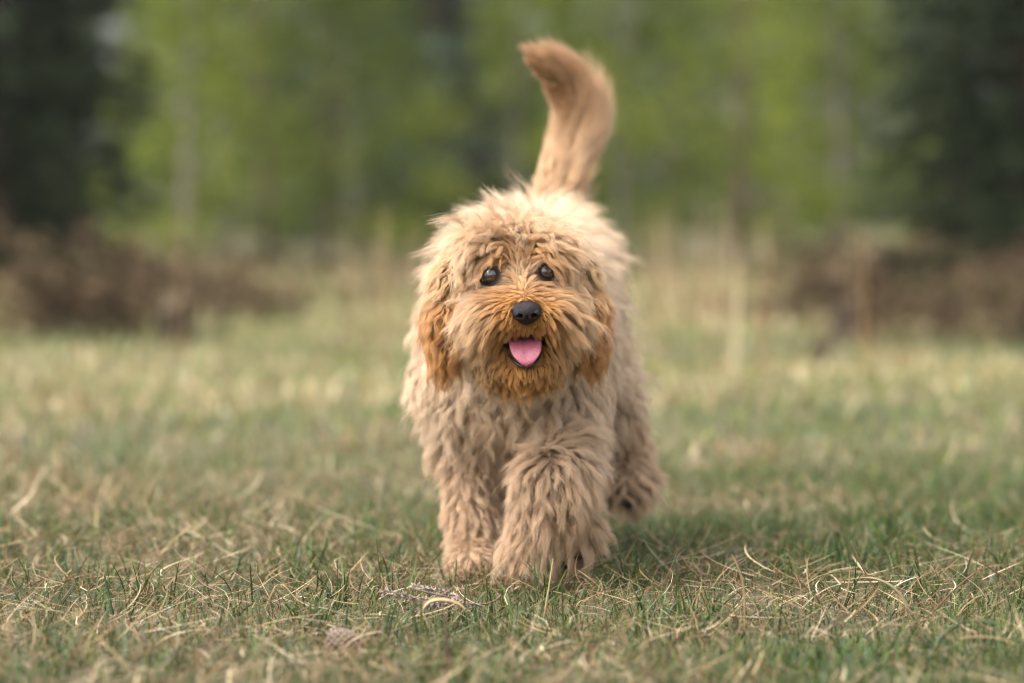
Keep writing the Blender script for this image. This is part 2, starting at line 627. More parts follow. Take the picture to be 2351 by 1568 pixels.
def blades(x, y, h, az, lean, curl, width, seg, tint, z0=None, twist=0.0, veer=0.0):
    """ribbon blades: base at (x, y), arching over in direction az"""
    n = len(x)
    t = np.linspace(0, 1, seg + 1)[None, :, None]
    azt = az[:, None] + veer * rng.normal(size=n)[:, None] * t[..., 0]
    dr = np.stack([np.cos(azt), np.sin(azt), 0 * azt], -1)
    base = np.stack([x, y, (ground_z(x, y) - 0.004) if z0 is None else z0], 1)[:, None, :]
    ang = (lean[:, None, None] + curl[:, None, None] * t)
    st = h[:, None, None] / seg
    d = np.sin(ang) * dr + np.cos(ang) * A([0, 0, 1.0])
    P = base + np.concatenate([np.zeros((n, 1, 3)), np.cumsum(d[:, :-1] * st, axis=1)], 1)
    g = ground_z(P[..., 0], P[..., 1]) + 0.001 + 0.004 * t[..., 0]
    P[..., 2] = np.where(t[..., 0] > 0, np.maximum(P[..., 2], g), P[..., 2])
    sa = az + math.pi / 2 + twist * rng.normal(size=n)
    side = np.stack([np.cos(sa), np.sin(sa), 0.15 * rng.normal(size=n)], 1)[:, None, :]
    wv = width[:, None, None] * 0.5 * (0.75 + 0.5 * t - 1.22 * t ** 2.2)
    L, R = P - side * wv, P + side * wv
    V = np.stack([L, R], 2).reshape(n, -1, 3)
    k = 2 * (seg + 1)
    q = np.array([[2 * i, 2 * i + 1, 2 * i + 3, 2 * i + 2] for i in range(seg)])
    F = (np.arange(n)[:, None, None] * k + q[None]).reshape(-1, 4)
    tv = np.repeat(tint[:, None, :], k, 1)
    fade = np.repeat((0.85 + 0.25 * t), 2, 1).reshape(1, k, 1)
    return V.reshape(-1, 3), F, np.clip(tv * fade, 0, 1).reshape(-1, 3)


def field(n, d0, d1, margin, power=1.0):
    """points spread over the strip of meadow in front of the lens"""
    d = d0 + (d1 - d0) * rng.random(n) ** power
    w = d * 0.138 + margin
    keep = rng.random(n) < w / (d1 * 0.138 + margin) if power == 1.0 else np.ones(n, bool)
    d, w = d[keep], w[keep]
    x = rng.uniform(-1, 1, len(d)) * w
    y = d - DOG_D
    ok = np.ones(len(x), bool)
    for a, b, r in PAWS:
        ok &= (x - a) ** 2 + (y - b) ** 2 > r * r
    return x[ok], y[ok]


def pick(n, cols, wts):
    i = rng.choice(len(cols), n, p=A(wts) / sum(wts))
    return A(cols)[i] * rng.uniform(0.75, 1.25, (n, 1)) * rng.uniform(0.94, 1.06, (n, 3))


GREENS = [(0.052, 0.095, 0.017), (0.085, 0.130, 0.025), (0.036, 0.076, 0.024), (0.120, 0.150, 0.027), (0.080, 0.118, 0.050), (0.150, 0.148, 0.036)]
STRAWS = [(0.26, 0.165, 0.078), (0.37, 0.26, 0.14), (0.16, 0.09, 0.04), (0.55, 0.44, 0.29), (0.085, 0.045, 0.02)]


def merge(parts):
    V, F, T, o = [], [], [], 0
    for v, f, t in parts:
        V.append(v); F.append(f + o); T.append(t); o += len(v)
    return np.concatenate(V), np.concatenate(F), np.concatenate(T)


# near turf: fine green blades and lying straw
x, y = field(135000, 3.45, 7.2, 0.28)
straw_zone = sstep(0.36, 0.66, fbm(x * 2.9 + 3, y * 1.9, 4) + 0.07 * sstep(0, -0.3, x) - 0.06 * sstep(0.1, 0.4, x))
tall = fbm(x * 3.0, y * 3.0, 9)
ok = (rng.random(len(x)) > straw_zone * 0.58) & (rng.random(len(x)) > sstep(5.4, 7.2, y + DOG_D))
x, y, tall = x[ok], y[ok], tall[ok]
n = len(x)
h = (0.010 + 0.040 * rng.random(n) ** 1.9) * (0.5 + 1.0 * tall)
for bx, by, rx, ry in ((-0.075, -0.50, 0.10, 0.10), (-0.175, -0.82, 0.03, 0.05)):      # pressed down round the sprig and the cone
    h = h * (1 - 0.55 * np.exp(-((x - bx) / rx) ** 4 - ((y - by) / ry) ** 4))
h = np.where(rng.random(n) < 0.012, h + rng.uniform(0.015, 0.04, n), h)
green = blades(x, y, h, rng.uniform(0, 6.28, n), np.abs(rng.normal(0.55, 0.45, n)), rng.uniform(-0.3, 1.7, n) * rng.random(n),
               rng.uniform(0.0010, 0.0028, n), 4, pick(n, GREENS, (4, 4, 3, 3, 2, 1.5)) * 0.82, twist=0.8, veer=0.8)
x, y = field(76000, 3.45, 7.2, 0.28)
straw_zone = sstep(0.34, 0.64, fbm(x * 2.9 + 3, y * 1.9, 4) + 0.07 * sstep(0, -0.3, x) - 0.06 * sstep(0.1, 0.4, x))
ok = (rng.random(len(x)) < 0.25 + 0.75 * straw_zone) & (rng.random(len(x)) > sstep(5.4, 7.2, y + DOG_D))
x, y = x[ok], y[ok]
n = len(x)
h = 0.010 + 0.062 * rng.random(n) ** 2.2
straw = blades(x, y, h, rng.uniform(0, 6.28, n), rng.uniform(0.75, 1.55, n), rng.uniform(-0.5, 1.2, n), rng.uniform(0.0008, 0.0026, n) * rng.uniform(0.6, 1.0, n), 4,
               pick(n, STRAWS, (4, 3.5, 3, 2.0, 1.6)) * 0.85, z0=ground_z(x, y) + rng.uniform(-0.003, 0.018, n), twist=1.0, veer=1.3)
# coarser dark green tufts standing out of the turf
cx, cy = field(330, 3.5, 5.6, 0.2)
m = 15
x = np.repeat(cx, m) + rng.normal(size=len(cx) * m) * 0.012
y = np.repeat(cy, m) + rng.normal(size=len(cx) * m) * 0.012
n = len(x)
coarse = blades(x, y, rng.uniform(0.025, 0.068, n), rng.uniform(0, 6.28, n), np.abs(rng.normal(0.35, 0.25, n)), rng.uniform(0.1, 1.4, n),
                rng.uniform(0.0018, 0.0036, n), 6, pick(n, GREENS, (5, 3, 5, 1, 2, 0.5)) * 0.85, twist=0.7, veer=0.5)
# long flattened straw
x, y = field(4600, 3.5, 5.8, 0.25)
ok = rng.random(len(x)) < 0.15 + sstep(0.40, 0.62, fbm(x * 2.9 + 3, y * 1.9, 4))
x, y = x[ok], y[ok]
n = len(x)
lying = blades(x, y, rng.uniform(0.04, 0.11, n), rng.uniform(0, 6.28, n), rng.uniform(1.2, 1.6, n), rng.uniform(-0.4, 0.5, n), rng.uniform(0.0014, 0.0034, n), 6,
               pick(n, STRAWS, (4, 4, 3, 3, 1)), z0=ground_z(x, y) + rng.uniform(0.008, 0.022, n), twist=0.9, veer=0.9)
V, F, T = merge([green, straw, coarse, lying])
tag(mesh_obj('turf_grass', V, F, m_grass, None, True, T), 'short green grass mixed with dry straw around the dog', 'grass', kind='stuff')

# meadow further back
x, y = field(66000, 5.2, 24, 0.5, 1.5)
ok = rng.random(len(x)) < 0.12 + 0.88 * sstep(5.2, 7.2, y + DOG_D)
x, y = x[ok], y[ok]
pale = fbm(x * 0.9, y * 0.7, 14)
n = len(x)
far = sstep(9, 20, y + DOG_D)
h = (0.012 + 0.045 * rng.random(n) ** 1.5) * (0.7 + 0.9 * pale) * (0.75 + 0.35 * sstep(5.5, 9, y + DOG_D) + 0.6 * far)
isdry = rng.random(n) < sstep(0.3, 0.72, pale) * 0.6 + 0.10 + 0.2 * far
tint = np.where(isdry[:, None], pick(n, STRAWS, (2, 5, 0.5, 4, 0.2)) * A([0.95, 1.0, 0.95]), pick(n, GREENS, (1, 4, 1, 6, 1, 5))) * (1.0 + 0.42 * sstep(5.6, 11, y + DOG_D))[:, None]  # lightened with distance: the pale mid-ground glow is put into the grass colour
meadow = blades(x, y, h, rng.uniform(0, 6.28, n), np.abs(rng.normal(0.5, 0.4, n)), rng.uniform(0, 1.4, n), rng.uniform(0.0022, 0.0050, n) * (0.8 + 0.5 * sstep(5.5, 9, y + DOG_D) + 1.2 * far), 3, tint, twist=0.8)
# knots of longer dry grass scattered through it
cx, cy = field(38, 5.6, 20, 0.3, 1.2)
m = 90
x = np.repeat(cx, m) + rng.normal(size=len(cx) * m) * 0.06
y = np.repeat(cy, m) + rng.normal(size=len(cx) * m) * 0.06
n = len(x)
tufts = blades(x, y, rng.uniform(0.03, 0.10, n), rng.uniform(0, 6.28, n), np.abs(rng.normal(0.5, 0.4, n)), rng.uniform(0.2, 1.5, n),
               rng.uniform(0.002, 0.004, n), 4, pick(n, STRAWS, (4, 4, 2, 3, 1)), twist=0.8)
# the same grass carries on beside and in front of the strip above
d = 2.2 + 11 * rng.random(70000) ** 1.3
side_ = d * 0.138 + 0.25
x = np.where(d > 3.45, rng.choice([-1, 1], len(d)) * (side_ + 2.3 * rng.random(len(d)) ** 1.2), rng.uniform(-1, 1, len(d)) * (side_ + 1.6))
y = d - DOG_D
pale = fbm(x * 0.9, y * 0.7, 14)
n = len(x)
isdry = rng.random(n) < sstep(0.3, 0.72, pale) * 0.6 + 0.2
tint = np.where(isdry[:, None], pick(n, STRAWS, (4, 4, 1, 2, 0.5)), pick(n, GREENS, (3, 4, 2, 4, 1, 3))) * 0.95
outer = blades(x, y, (0.014 + 0.045 * rng.random(n) ** 1.4) * (0.8 + 0.6 * pale), rng.uniform(0, 6.28, n), np.abs(rng.normal(0.55, 0.4, n)), rng.uniform(0, 1.4, n),
               rng.uniform(0.003, 0.006, n), 3, tint, twist=0.8)
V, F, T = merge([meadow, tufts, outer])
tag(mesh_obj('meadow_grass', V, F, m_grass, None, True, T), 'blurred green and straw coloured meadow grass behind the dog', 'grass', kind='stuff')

# brown heather and rough grass thickening towards the trees
cx, cy = field(420, 11.5, 22, 0.4, 0.8)
edge = 0.5 + 0.5 * np.sin(cx * 3.1 + 1.0) * np.cos(cx * 1.7)
ok = (cy + DOG_D) > 11.6 + 5.5 * edge * (1 - sstep(0.9, 2.2, np.abs(cx))) + 3.0 * fbm(cx * 1.5, cy, 3)
cx, cy = cx[ok], cy[ok]
m = 70
hh = np.repeat(rng.uniform(0.08, 0.24, len(cx)), m)
x = np.repeat(cx, m) + rng.normal(size=len(cx) * m) * 0.09
y = np.repeat(cy, m) + rng.normal(size=len(cx) * m) * 0.09
n = len(x)
kindc = np.repeat(rng.choice(3, len(cx), p=(0.45, 0.35, 0.2)), m)[:, None]
hh = hh * (0.35 + 0.75 * sstep(0.7, 2.0, np.abs(x)))
tc_ = np.where(kindc == 0, pick(n, [(0.15, 0.10, 0.06), (0.22, 0.155, 0.095), (0.07, 0.048, 0.03)], (1, 1, 1)),
               np.where(kindc == 1, pick(n, STRAWS, (4, 3, 3, 1, 1)), pick(n, GREENS, (1, 2, 1, 2, 1, 2))))
V, F, T = blades(x, y, hh * rng.uniform(0.5, 1.1, n), rng.uniform(0, 6.28, n), np.abs(rng.normal(0.3, 0.3, n)), rng.uniform(0.0, 1.0, n),
                 rng.uniform(0.006, 0.014, n), 3, tc_, twist=0.8)
tag(mesh_obj('rough_heather', V, F, m_grass, None, True, T), 'brown heather and rough grass below the trees', 'heather', kind='stuff')

# tall dry stalks right of the dog
px = np.concatenate([rng.uniform(1470, 1760, 70), rng.uniform(300, 480, 16), rng.uniform(780, 960, 24), rng.uniform(1880, 2040, 14)])
d = rng.uniform(9.5, 17, len(px))
x, y = (px - 1175.5) * d / FPX, d - DOG_D
n = len(x)
V, F, T = blades(x, y, rng.uniform(0.2, 0.5, n), rng.uniform(0, 6.28, n), np.abs(rng.normal(0.08, 0.08, n)), rng.uniform(0, 0.4, n),
                 rng.uniform(0.005, 0.009, n), 5, pick(n, STRAWS, (4, 4, 1, 4, 1)))
tag(mesh_obj('tall_dry_grass', V, F, m_grass, None, True, T), 'tall pale dry grass stalks standing in front of the trees', 'grass', kind='stuff')

# ------------------------------------------------------------------ the dog: one smooth body from blended volumes
H0 = W(1186, 642, 4.57)
YAW = math.radians(4.5)
HR = A([math.cos(YAW), math.sin(YAW), 0.03]); HR /= np.linalg.norm(HR)
HF = A([math.sin(YAW), -math.cos(YAW), 0.0])
HU = np.cross(HR, A([-HF[0], -HF[1], -HF[2]])); HU = HU if HU[2] > 0 else -HU


def hp(a, b, c):
    return H0 + a * HR + b * HF + c * HU


def to_head(P):
    Q = P - H0
    return np.stack([Q @ HR, Q @ HF, Q @ HU], -1)


CONES, ELLS = [], []     # (group, ...)
TRUNK, HEAD, LEGS, LIFT, HIND, TAIL = range(6)


def cone(g, a, ra, b, rb):
    CONES.append((g, A(a), ra, A(b), rb))


def ell(g, c, r, frame=None):
    ELLS.append((g, A(c), A(r), frame))


HFR = np.stack([HR, HF, HU])
ell(TRUNK, (0.006, 0.05, 0.285), (0.108, 0.135, 0.122))
ell(TRUNK, (0.022, 0.24, 0.315), (0.092, 0.17, 0.112))
ell(TRUNK, (0.042, 0.375, 0.335), (0.086, 0.10, 0.10))
cone(TRUNK, (0.006, 0.02, 0.335), 0.088, hp(0, -0.05, -0.02), 0.068)
ell(HEAD, hp(0, 0, 0.0), (0.068, 0.074, 0.057), HFR)
for s in (-1, 1):
    ell(HEAD, hp(s * 0.030, 0.045, 0.028), (0.026, 0.026, 0.018), HFR)
    ell(HEAD, hp(s * 0.043, 0.025, -0.035), (0.036, 0.045, 0.042), HFR)
    ell(HEAD, hp(s * 0.029, 0.086, -0.040), (0.030, 0.033, 0.021), HFR)
for s in (-1, 1):
    ell(HEAD, hp(s * 0.026, 0.046, -0.092), (0.028, 0.034, 0.024), HFR)
cone(HEAD, hp(0, 0.045, -0.014), 0.034, hp(0, 0.108, -0.034), 0.020)
cone(HEAD, hp(0, 0.01, -0.07), 0.045, hp(0, 0.052, -0.092), 0.028)
cone(HEAD, hp(0, 0.048, -0.094), 0.028, hp(0, 0.080, -0.102), 0.018)
# standing front leg
cone(TRUNK, (-0.055, 0.02, 0.24), 0.052, (-0.056, 0.035, 0.165), 0.036)
cone(LEGS, (-0.056, 0.035, 0.165), 0.034, (-0.052, 0.005, 0.065), 0.020)
cone(LEGS, (-0.052, 0.005, 0.065), 0.020, (-0.051, -0.008, 0.030), 0.020)
ell(LEGS, (-0.050, -0.018, 0.020), (0.024, 0.028, 0.018))
for tx, ty in ((-0.068, -0.036), (-0.057, -0.045), (-0.044, -0.045), (-0.033, -0.036)):
    ell(LEGS, (tx, ty, 0.015), (0.009, 0.015, 0.012))
# raised front leg
cone(TRUNK, (0.058, 0.0, 0.24), 0.048, W(1300, 1050, 4.70), 0.034)
cone(LIFT, W(1300, 1050, 4.70), 0.032, W(1272, 1105, 4.61), 0.030)
cone(LIFT, W(1272, 1105, 4.61), 0.030, W(1240, 1240, 4.63), 0.026)
ell(LIFT, W(1222, 1270, 4.635), (0.028, 0.026, 0.024))
ell(LIFT, W(1310, 1208, 4.66), (0.026, 0.026, 0.025))
# hind legs
cone(TRUNK, (0.068, 0.37, 0.30), 0.064, (0.108, 0.26, 0.205), 0.040)
cone(HIND, (0.110, 0.26, 0.205), 0.038, (0.140, 0.36, 0.145), 0.026)
cone(HIND, (0.140, 0.36, 0.145), 0.027, (0.150, 0.30, 0.103), 0.026)
ell(HIND, (0.152, 0.275, 0.093), (0.026, 0.034, 0.022))
cone(TRUNK, (0.0, 0.37, 0.29), 0.075, (-0.025, 0.28, 0.19), 0.05)
cone(HIND, (-0.025, 0.28, 0.19), 0.048, (-0.035, 0.39, 0.10), 0.024)
cone(HIND, (-0.035, 0.39, 0.10), 0.022, (-0.035, 0.355, 0.03), 0.020)
ell(HIND, (-0.035, 0.33, 0.020), (0.024, 0.032, 0.018))
# tail
TP = [W(1268, 470, 5.20), W(1288, 400, 5.23), W(1312, 320, 5.25), W(1320, 250, 5.25), W(1304, 200, 5.24), W(1268, 163, 5.22), W(1230, 140, 5.20)]
TRAD = [0.020, 0.016, 0.013, 0.012, 0.010, 0.008, 0.005]
for i in range(6):
    cone(TAIL, TP[i], TRAD[i], TP[i + 1], TRAD[i + 1])

MOUTH = (hp(0, 0.085, -0.0665), A([0.028, 0.055, 0.0095]), HFR)


def d_ell(P, c, r, fr):
    Q = P - c
    if fr is not None:
        Q = Q @ fr.T
    k0 = np.linalg.norm(Q / r, axis=-1)
    k1 = np.linalg.norm(Q / (r * r), axis=-1)
    return k0 * (k0 - 1) / np.maximum(k1, 1e-6)


def sdf(P, want_group=False, k=0.007):
    acc = np.zeros(len(P))
    best = np.full(len(P), 9.0)
    grp = np.zeros(len(P), int)
    for prim in CONES + ELLS:
        if len(prim) == 5:
            g, a, ra, b, rb = prim
            ba = b - a
            t = np.clip(((P - a) @ ba) / (ba @ ba), 0, 1)
            d = np.linalg.norm(P - a - t[:, None] * ba, axis=-1) - (ra + (rb - ra) * t)
        else:
            g, c, r, fr = prim
            d = d_ell(P, c, r, fr)
        acc += np.exp(np.clip(-d / k, -60, 60))
        if want_group:
            m = d < best
            best[m] = d[m]
            grp[m] = g
    s = -k * np.log(np.maximum(acc, 1e-30))
    s = np.maximum(s, -d_ell(P, *MOUTH))
    return (s, grp) if want_group else s


def grad(P, f=None, e=0.002):
    f = f or sdf
    g = np.stack([f(P + A(v) * e) - f(P - A(v) * e) for v in ((1, 0, 0), (0, 1, 0), (0, 0, 1))], -1)
    return unit(g)


def surface_nets(f, lo, hi, h):
    lo, hi = A(lo), A(hi)
    n = np.ceil((hi - lo) / h).astype(int) + 1
    ax = [lo[i] + h * np.arange(n[i]) for i in range(3)]
    X = np.stack(np.meshgrid(*ax, indexing='ij'), -1)
    S = np.concatenate([f(X[i].reshape(-1, 3)) for i in range(n[0])]).reshape(n)
    cs = [S[i:n[0] - 1 + i, j:n[1] - 1 + j, k:n[2] - 1 + k] for i in (0, 1) for j in (0, 1) for k in (0, 1)]
    off = [A([i, j, k]) for i in (0, 1) for j in (0, 1) for k in (0, 1)]
    st = np.stack(cs)
    mixed = (st.min(0) < 0) & (st.max(0) >= 0)
    idx = np.full(mixed.shape, -1)
    cells = np.argwhere(mixed)
    idx[mixed] = np.arange(len(cells))
    val = st[:, mixed].T
    acc, cnt = np.zeros((len(cells), 3)), np.zeros((len(cells), 1))
    for a in range(8):
        for b in range(a + 1, 8):
            if np.abs(off[a] - off[b]).sum() == 1:
                m = (val[:, a] < 0) != (val[:, b] < 0)
                t = val[m, a] / (val[m, a] - val[m, b])
                acc[m] += off[a] + t[:, None] * (off[b] - off[a])
                cnt[m] += 1
    V = lo + h * (cells + acc / cnt)
    F = []
    for axn in range(3):
        o1, o2 = [(1, 2), (2, 0), (0, 1)][axn]
        sl0, sl1 = [slice(None)] * 3, [slice(None)] * 3
        sl0[axn], sl1[axn] = slice(0, n[axn] - 1), slice(1, n[axn])
        s0, s1 = S[tuple(sl0)] < 0, S[tuple(sl1)] < 0
        e = np.argwhere(s0 != s1)
        flip = s0[s0 != s1]
        ok = (e[:, o1] > 0) & (e[:, o2] > 0) & (e[:, o1] < n[o1] - 1) & (e[:, o2] < n[o2] - 1)
        e, flip = e[ok], flip[ok]
        q = []
        for da, db in ((1, 1), (0, 1), (0, 0), (1, 0)):
            c = e.copy()
            c[:, o1] -= da
            c[:, o2] -= db
            q.append(idx[c[:, 0], c[:, 1], c[:, 2]])
        q = np.stack(q, 1)
        q[~flip] = q[~flip][:, ::-1]
        F.append(q)
    return V, np.concatenate(F)


dog = empty('dog', (0.03, 0.15, 0))
tag(dog, 'fluffy apricot curly haired dog trotting towards the camera, tongue out, tail raised', 'dog')

BV, BF = surface_nets(sdf, (-0.15, -0.34, -0.01), (0.22, 0.54, 0.71), 0.005)
_, bgrp = sdf(BV, True)
BL = to_head(BV)
EYES = [hp(-0.0358, 0.0595, 0.0075), hp(0.0282, 0.0610, 0.0098)]
eye_r = 0.0132


def fur_color(P, grp, L):
    """natural coat colour at a root: cream coat, orange muzzle, brows and ear tips"""
    cream = A([0.73, 0.52, 0.345])
    tan = A([0.60, 0.375, 0.205])
    orange = A([0.57, 0.25, 0.055])
    n = fbm(P[:, 0] * 22 + P[:, 2] * 9, P[:, 2] * 22 + P[:, 1] * 15, 2)[:, None]
    base = cream * (1 - 0.55 * n) + tan * 0.55 * n
    base = np.where((grp == TRUNK)[:, None], base * 0.55 + A([0.78, 0.61, 0.445]) * 0.45, base)
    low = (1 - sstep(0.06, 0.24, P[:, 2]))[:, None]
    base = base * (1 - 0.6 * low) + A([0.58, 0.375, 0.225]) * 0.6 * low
    base = np.where((grp == TAIL)[:, None], base * 0.4 + A([0.56, 0.31, 0.14]) * 0.6, base)
    base = np.where((grp == HEAD)[:, None], base * 0.80 + A([0.60, 0.33, 0.12]) * 0.20, base)
    a, b, c = np.abs(L[:, 0]), L[:, 1], L[:, 2]
    muz = sstep(0.040, 0.095, b) * (1 - sstep(-0.016, 0.012, c))
    muz = muz * (1 - 0.80 * sstep(0.016, 0.056, a)) * (1 - 0.35 * sstep(-0.034, -0.012, c))
    jaw = sstep(0.0, 0.05, b) * (1 - sstep(-0.085, -0.055, c)) * (1 - 0.5 * sstep(0.022, 0.05, a)) * 0.95
    brow = np.exp(-((c - 0.026) / 0.014) ** 2) * np.exp(-((a - 0.022) / 0.026) ** 2) * sstep(0.01, 0.05, b) * 0.75
    w = np.clip(np.maximum(np.maximum(muz, jaw), brow) * (0.95 + 0.45 * fbm(P[:, 0] * 60, P[:, 2] * 60, 31)), 0, 0.97)[:, None] * (grp == HEAD)[:, None]
    base = base * (1 - w) + orange * w
    for e in EYES:                                   # the darker, tear-stained skin and hair round and under the eyes
        q = to_head(P) - to_head(e[None])[0]
        st = np.exp(-(q[:, 0] / 0.017) ** 2 - ((q[:, 2] + 0.008) / 0.016) ** 2)[:, None] * 0.72 * (grp == HEAD)[:, None]
        base = base * (1 - st) + A([0.16, 0.085, 0.05]) * st
    return base


bt = fur_color(BV, bgrp, BL) * 0.42  # fur colour darkened on the skin; shade of gaps between locks painted in
dark = np.zeros(len(BV))
for e in EYES:
    dark = np.maximum(dark, 1 - sstep(eye_r * 1.15, eye_r * 1.7, np.linalg.norm(BV - e, axis=1)))
dark = np.maximum(dark, 1 - sstep(0.0, 0.006, d_ell(BV, MOUTH[0], MOUTH[1] * 1.02, HFR)))
bt = bt * (1 - dark[:, None]) + A([0.018, 0.010, 0.009]) * dark[:, None]
m_skin = attr_skin('dog_skin')
body = mesh_obj('body', BV, BF, m_skin, dog, True, bt)

# ------------------------------------------------------------------ eyes, nose, tongue
m_lip = principled('lip_skin', (0.02, 0.013, 0.013), 0.4, 0.4)
m_eye = principled('eye_dark_brown', (0.010, 0.005, 0.003), 0.02, 0.8, coat=1.0)
m_nose = principled('nose_leather', (0.008, 0.0055, 0.006), 0.42, 0.25, noise=((0.015, 0.010, 0.010), 300), bump=0.35, bscale=900)
m_tongue = principled('tongue', (0.50, 0.14, 0.19), 0.22, 0.6, noise=((0.40, 0.11, 0.16), 90), bump=0.25, bscale=700, sss=0.25)


def sphere(name, c, r, mat, parent, seg=24, rings=14, scale=(1, 1, 1)):
    V, F = [], []
    for i in range(rings + 1):
        th = math.pi * i / rings
        for k in range(seg):
            ph = 2 * math.pi * k / seg
            V.append(A(c) + r * A(scale) * A([math.sin(th) * math.cos(ph), math.sin(th) * math.sin(ph), math.cos(th)]))
    for i in range(rings):
        for k in range(seg):
            F.append((i * seg + k, (i + 1) * seg + k, (i + 1) * seg + (k + 1) % seg, i * seg + (k + 1) % seg))
    return mesh_obj(name, V, F, mat, parent)


m_iris = principled('eye_iris', (0.035, 0.013, 0.005), 0.03, 0.8, coat=1.0)
for e in EYES:
    eb = sphere('eye', e, eye_r, m_eye, dog)
    gaze = unit(HF + A([0, 0, 0.10]))
    e1 = unit(np.cross(gaze, A([0, 0, 1.0]))); e2 = np.cross(e1, gaze)
    for nm, r_in, r_out, mt, lift_ in (('iris', 0.0036, 0.0074, m_iris, 1.006), ('pupil', 0.0, 0.0038, m_eye, 1.012)):
        V, F = [], []
        for j in range(5):
            th = (r_in + (r_out - r_in) * j / 4) / eye_r
            for k in range(20):
                p_ = 2 * math.pi * k / 20
                V.append(e + eye_r * lift_ * (math.cos(th) * gaze + math.sin(th) * (math.cos(p_) * e1 + math.sin(p_) * e2)))
        for j in range(4):
            for k in range(20):
                F.append((j * 20 + k, j * 20 + (k + 1) % 20, (j + 1) * 20 + (k + 1) % 20, (j + 1) * 20 + k))
        mesh_obj(nm, V, F, mt, eb)
    ring = [e + eye_r * (0.42 * HF + 0.96 * math.cos(q) * HR + 0.74 * math.sin(q) * HU) for q in np.linspace(0, 2 * math.pi, 22)]
    tubes_mesh('eyelid', [(ring, 0.0014)], m_lip, dog, 6)

NC = hp(0.0005, 0.1215, -0.0355)


def nose_sdf(P):
    Q = (P - NC) @ HFR.T
    Q = Q.copy()
    wd = 1 + 0.28 * np.clip(-Q[:, 2] / 0.012, -0.4, 1.2)      # narrower below
    Z = np.zeros(3)
    E = np.stack([Q[:, 0] * wd, Q[:, 1], Q[:, 2]], 1)
    d = d_ell(E, Z, A([0.0172, 0.0135, 0.0145]), None)
    for s in (-1, 1):
        d = np.minimum(d, d_ell(Q, A([s * 0.0105, 0.0035, -0.001]), A([0.0062, 0.009, 0.0072]), None))
    for s in (-1, 1):
        n1_ = d_ell(Q, A([s * 0.0082, 0.0125, -0.0035]), A([0.0034, 0.007, 0.0030]), None)
        d = np.maximum(d, -n1_)
        n2_ = d_ell(Q, A([s * 0.0125, 0.009, -0.0055]), A([0.0052, 0.007, 0.0014]), None)
        d = np.maximum(d, -n2_)
    g = np.maximum(np.abs(Q[:, 0]) - 0.0007, np.maximum(0.010 - Q[:, 1], Q[:, 2] + 0.002))
    return np.maximum(d, -g)


NV, NF = surface_nets(nose_sdf, NC - 0.022, NC + 0.022, 0.00075)
nose = mesh_obj('nose', NV, NF, m_nose, dog)

# tongue: a curled slab lying on the lower jaw and lapping over its front
nu, nv = 15, 22
top, bot = [], []
for j in range(nv):
    v = j / (nv - 1)
    b = 0.048 + 0.066 * math.sin(v * 1.45)
    c = -0.0615 - 0.035 * v ** 2.2
    hw = 0.0190 * max(0.10, 1 - max(0, (v - 0.62) / 0.38) ** 2.4) ** 0.42
    for i in range(nu):
        u = -1 + 2 * i / (nu - 1)
        cup = 0.0065 * u * u * (1 - 0.6 * v) - 0.0034 * math.exp(-(u / 0.16) ** 2) * (1 - 0.7 * v)
        th = 0.0035 * (1 - u ** 4)
        top.append(hp(u * hw, b, c + cup + th * 0.5))
        bot.append(hp(u * hw, b - 0.002, c + cup - th * 0.5 - 0.0012))
V = top + bot
F = []
N0 = nu * nv
for j in range(nv - 1):
    for i in range(nu - 1):
        q = (j * nu + i, j * nu + i + 1, (j + 1) * nu + i + 1, (j + 1) * nu + i)
        F.append(q)
        F.append(tuple(N0 + x for x in q[::-1]))
    for i in (0, nu - 1):
        q = (j * nu + i, (j + 1) * nu + i, N0 + (j + 1) * nu + i, N0 + j * nu + i)
        F.append(q if i == 0 else q[::-1])
for j in (0, nv - 1):
    for i in range(nu - 1):
        q = (j * nu + i, j * nu + i + 1, N0 + j * nu + i + 1, N0 + j * nu + i)
        F.append(q[::-1] if j == 0 else q)
tongue = mesh_obj('tongue', V, F, m_tongue, dog)
# dark lower lip under the tongue
lp = [hp(0.0200 * math.sin(t), 0.080 + 0.028 * math.cos(t), -0.0795 - 0.0195 * math.cos(t) ** 1.3) for t in np.linspace(-1.25, 1.25, 17)]
tubes_mesh('lower_lip', [(lp, 0.0005 + 0.0016 * np.sin(np.linspace(0.05, 3.09, 17)) ** 0.5)], m_lip, dog, 8)

# dark pads showing under the two raised paws
PADS = [(W(1330, 1276, 4.645), 0.0095), (W(1296, 1298, 4.638), 0.0085), (A([0.152, 0.262, 0.069]), 0.0120)]
for c_, r_ in PADS:
    sphere('paw_pad', c_, r_, m_lip, dog, 14, 8, (1.35, 0.9, 0.62))

# ------------------------------------------------------------------ fur
m_fur = hair_mat('fur')


def sample(V, F, NV_, n):
    T = np.concatenate([F[:, :3], F[:, [0, 2, 3]]])
    a, b, c = V[T[:, 0]], V[T[:, 1]], V[T[:, 2]]
    ar = np.linalg.norm(np.cross(b - a, c - a), axis=1)
    i = rng.choice(len(T), n, p=ar / ar.sum())
    u, v = rng.random((2, n, 1))
    f = u + v > 1
    u, v = np.where(f, 1 - u, u), np.where(f, 1 - v, v)
    nn = unit(NV_[T[i, 0]] * (1 - u - v) + NV_[T[i, 1]] * u + NV_[T[i, 2]] * v)
    return a[i] + u * (b - a)[i] + v * (c - a)[i], nn, T[i, 0]


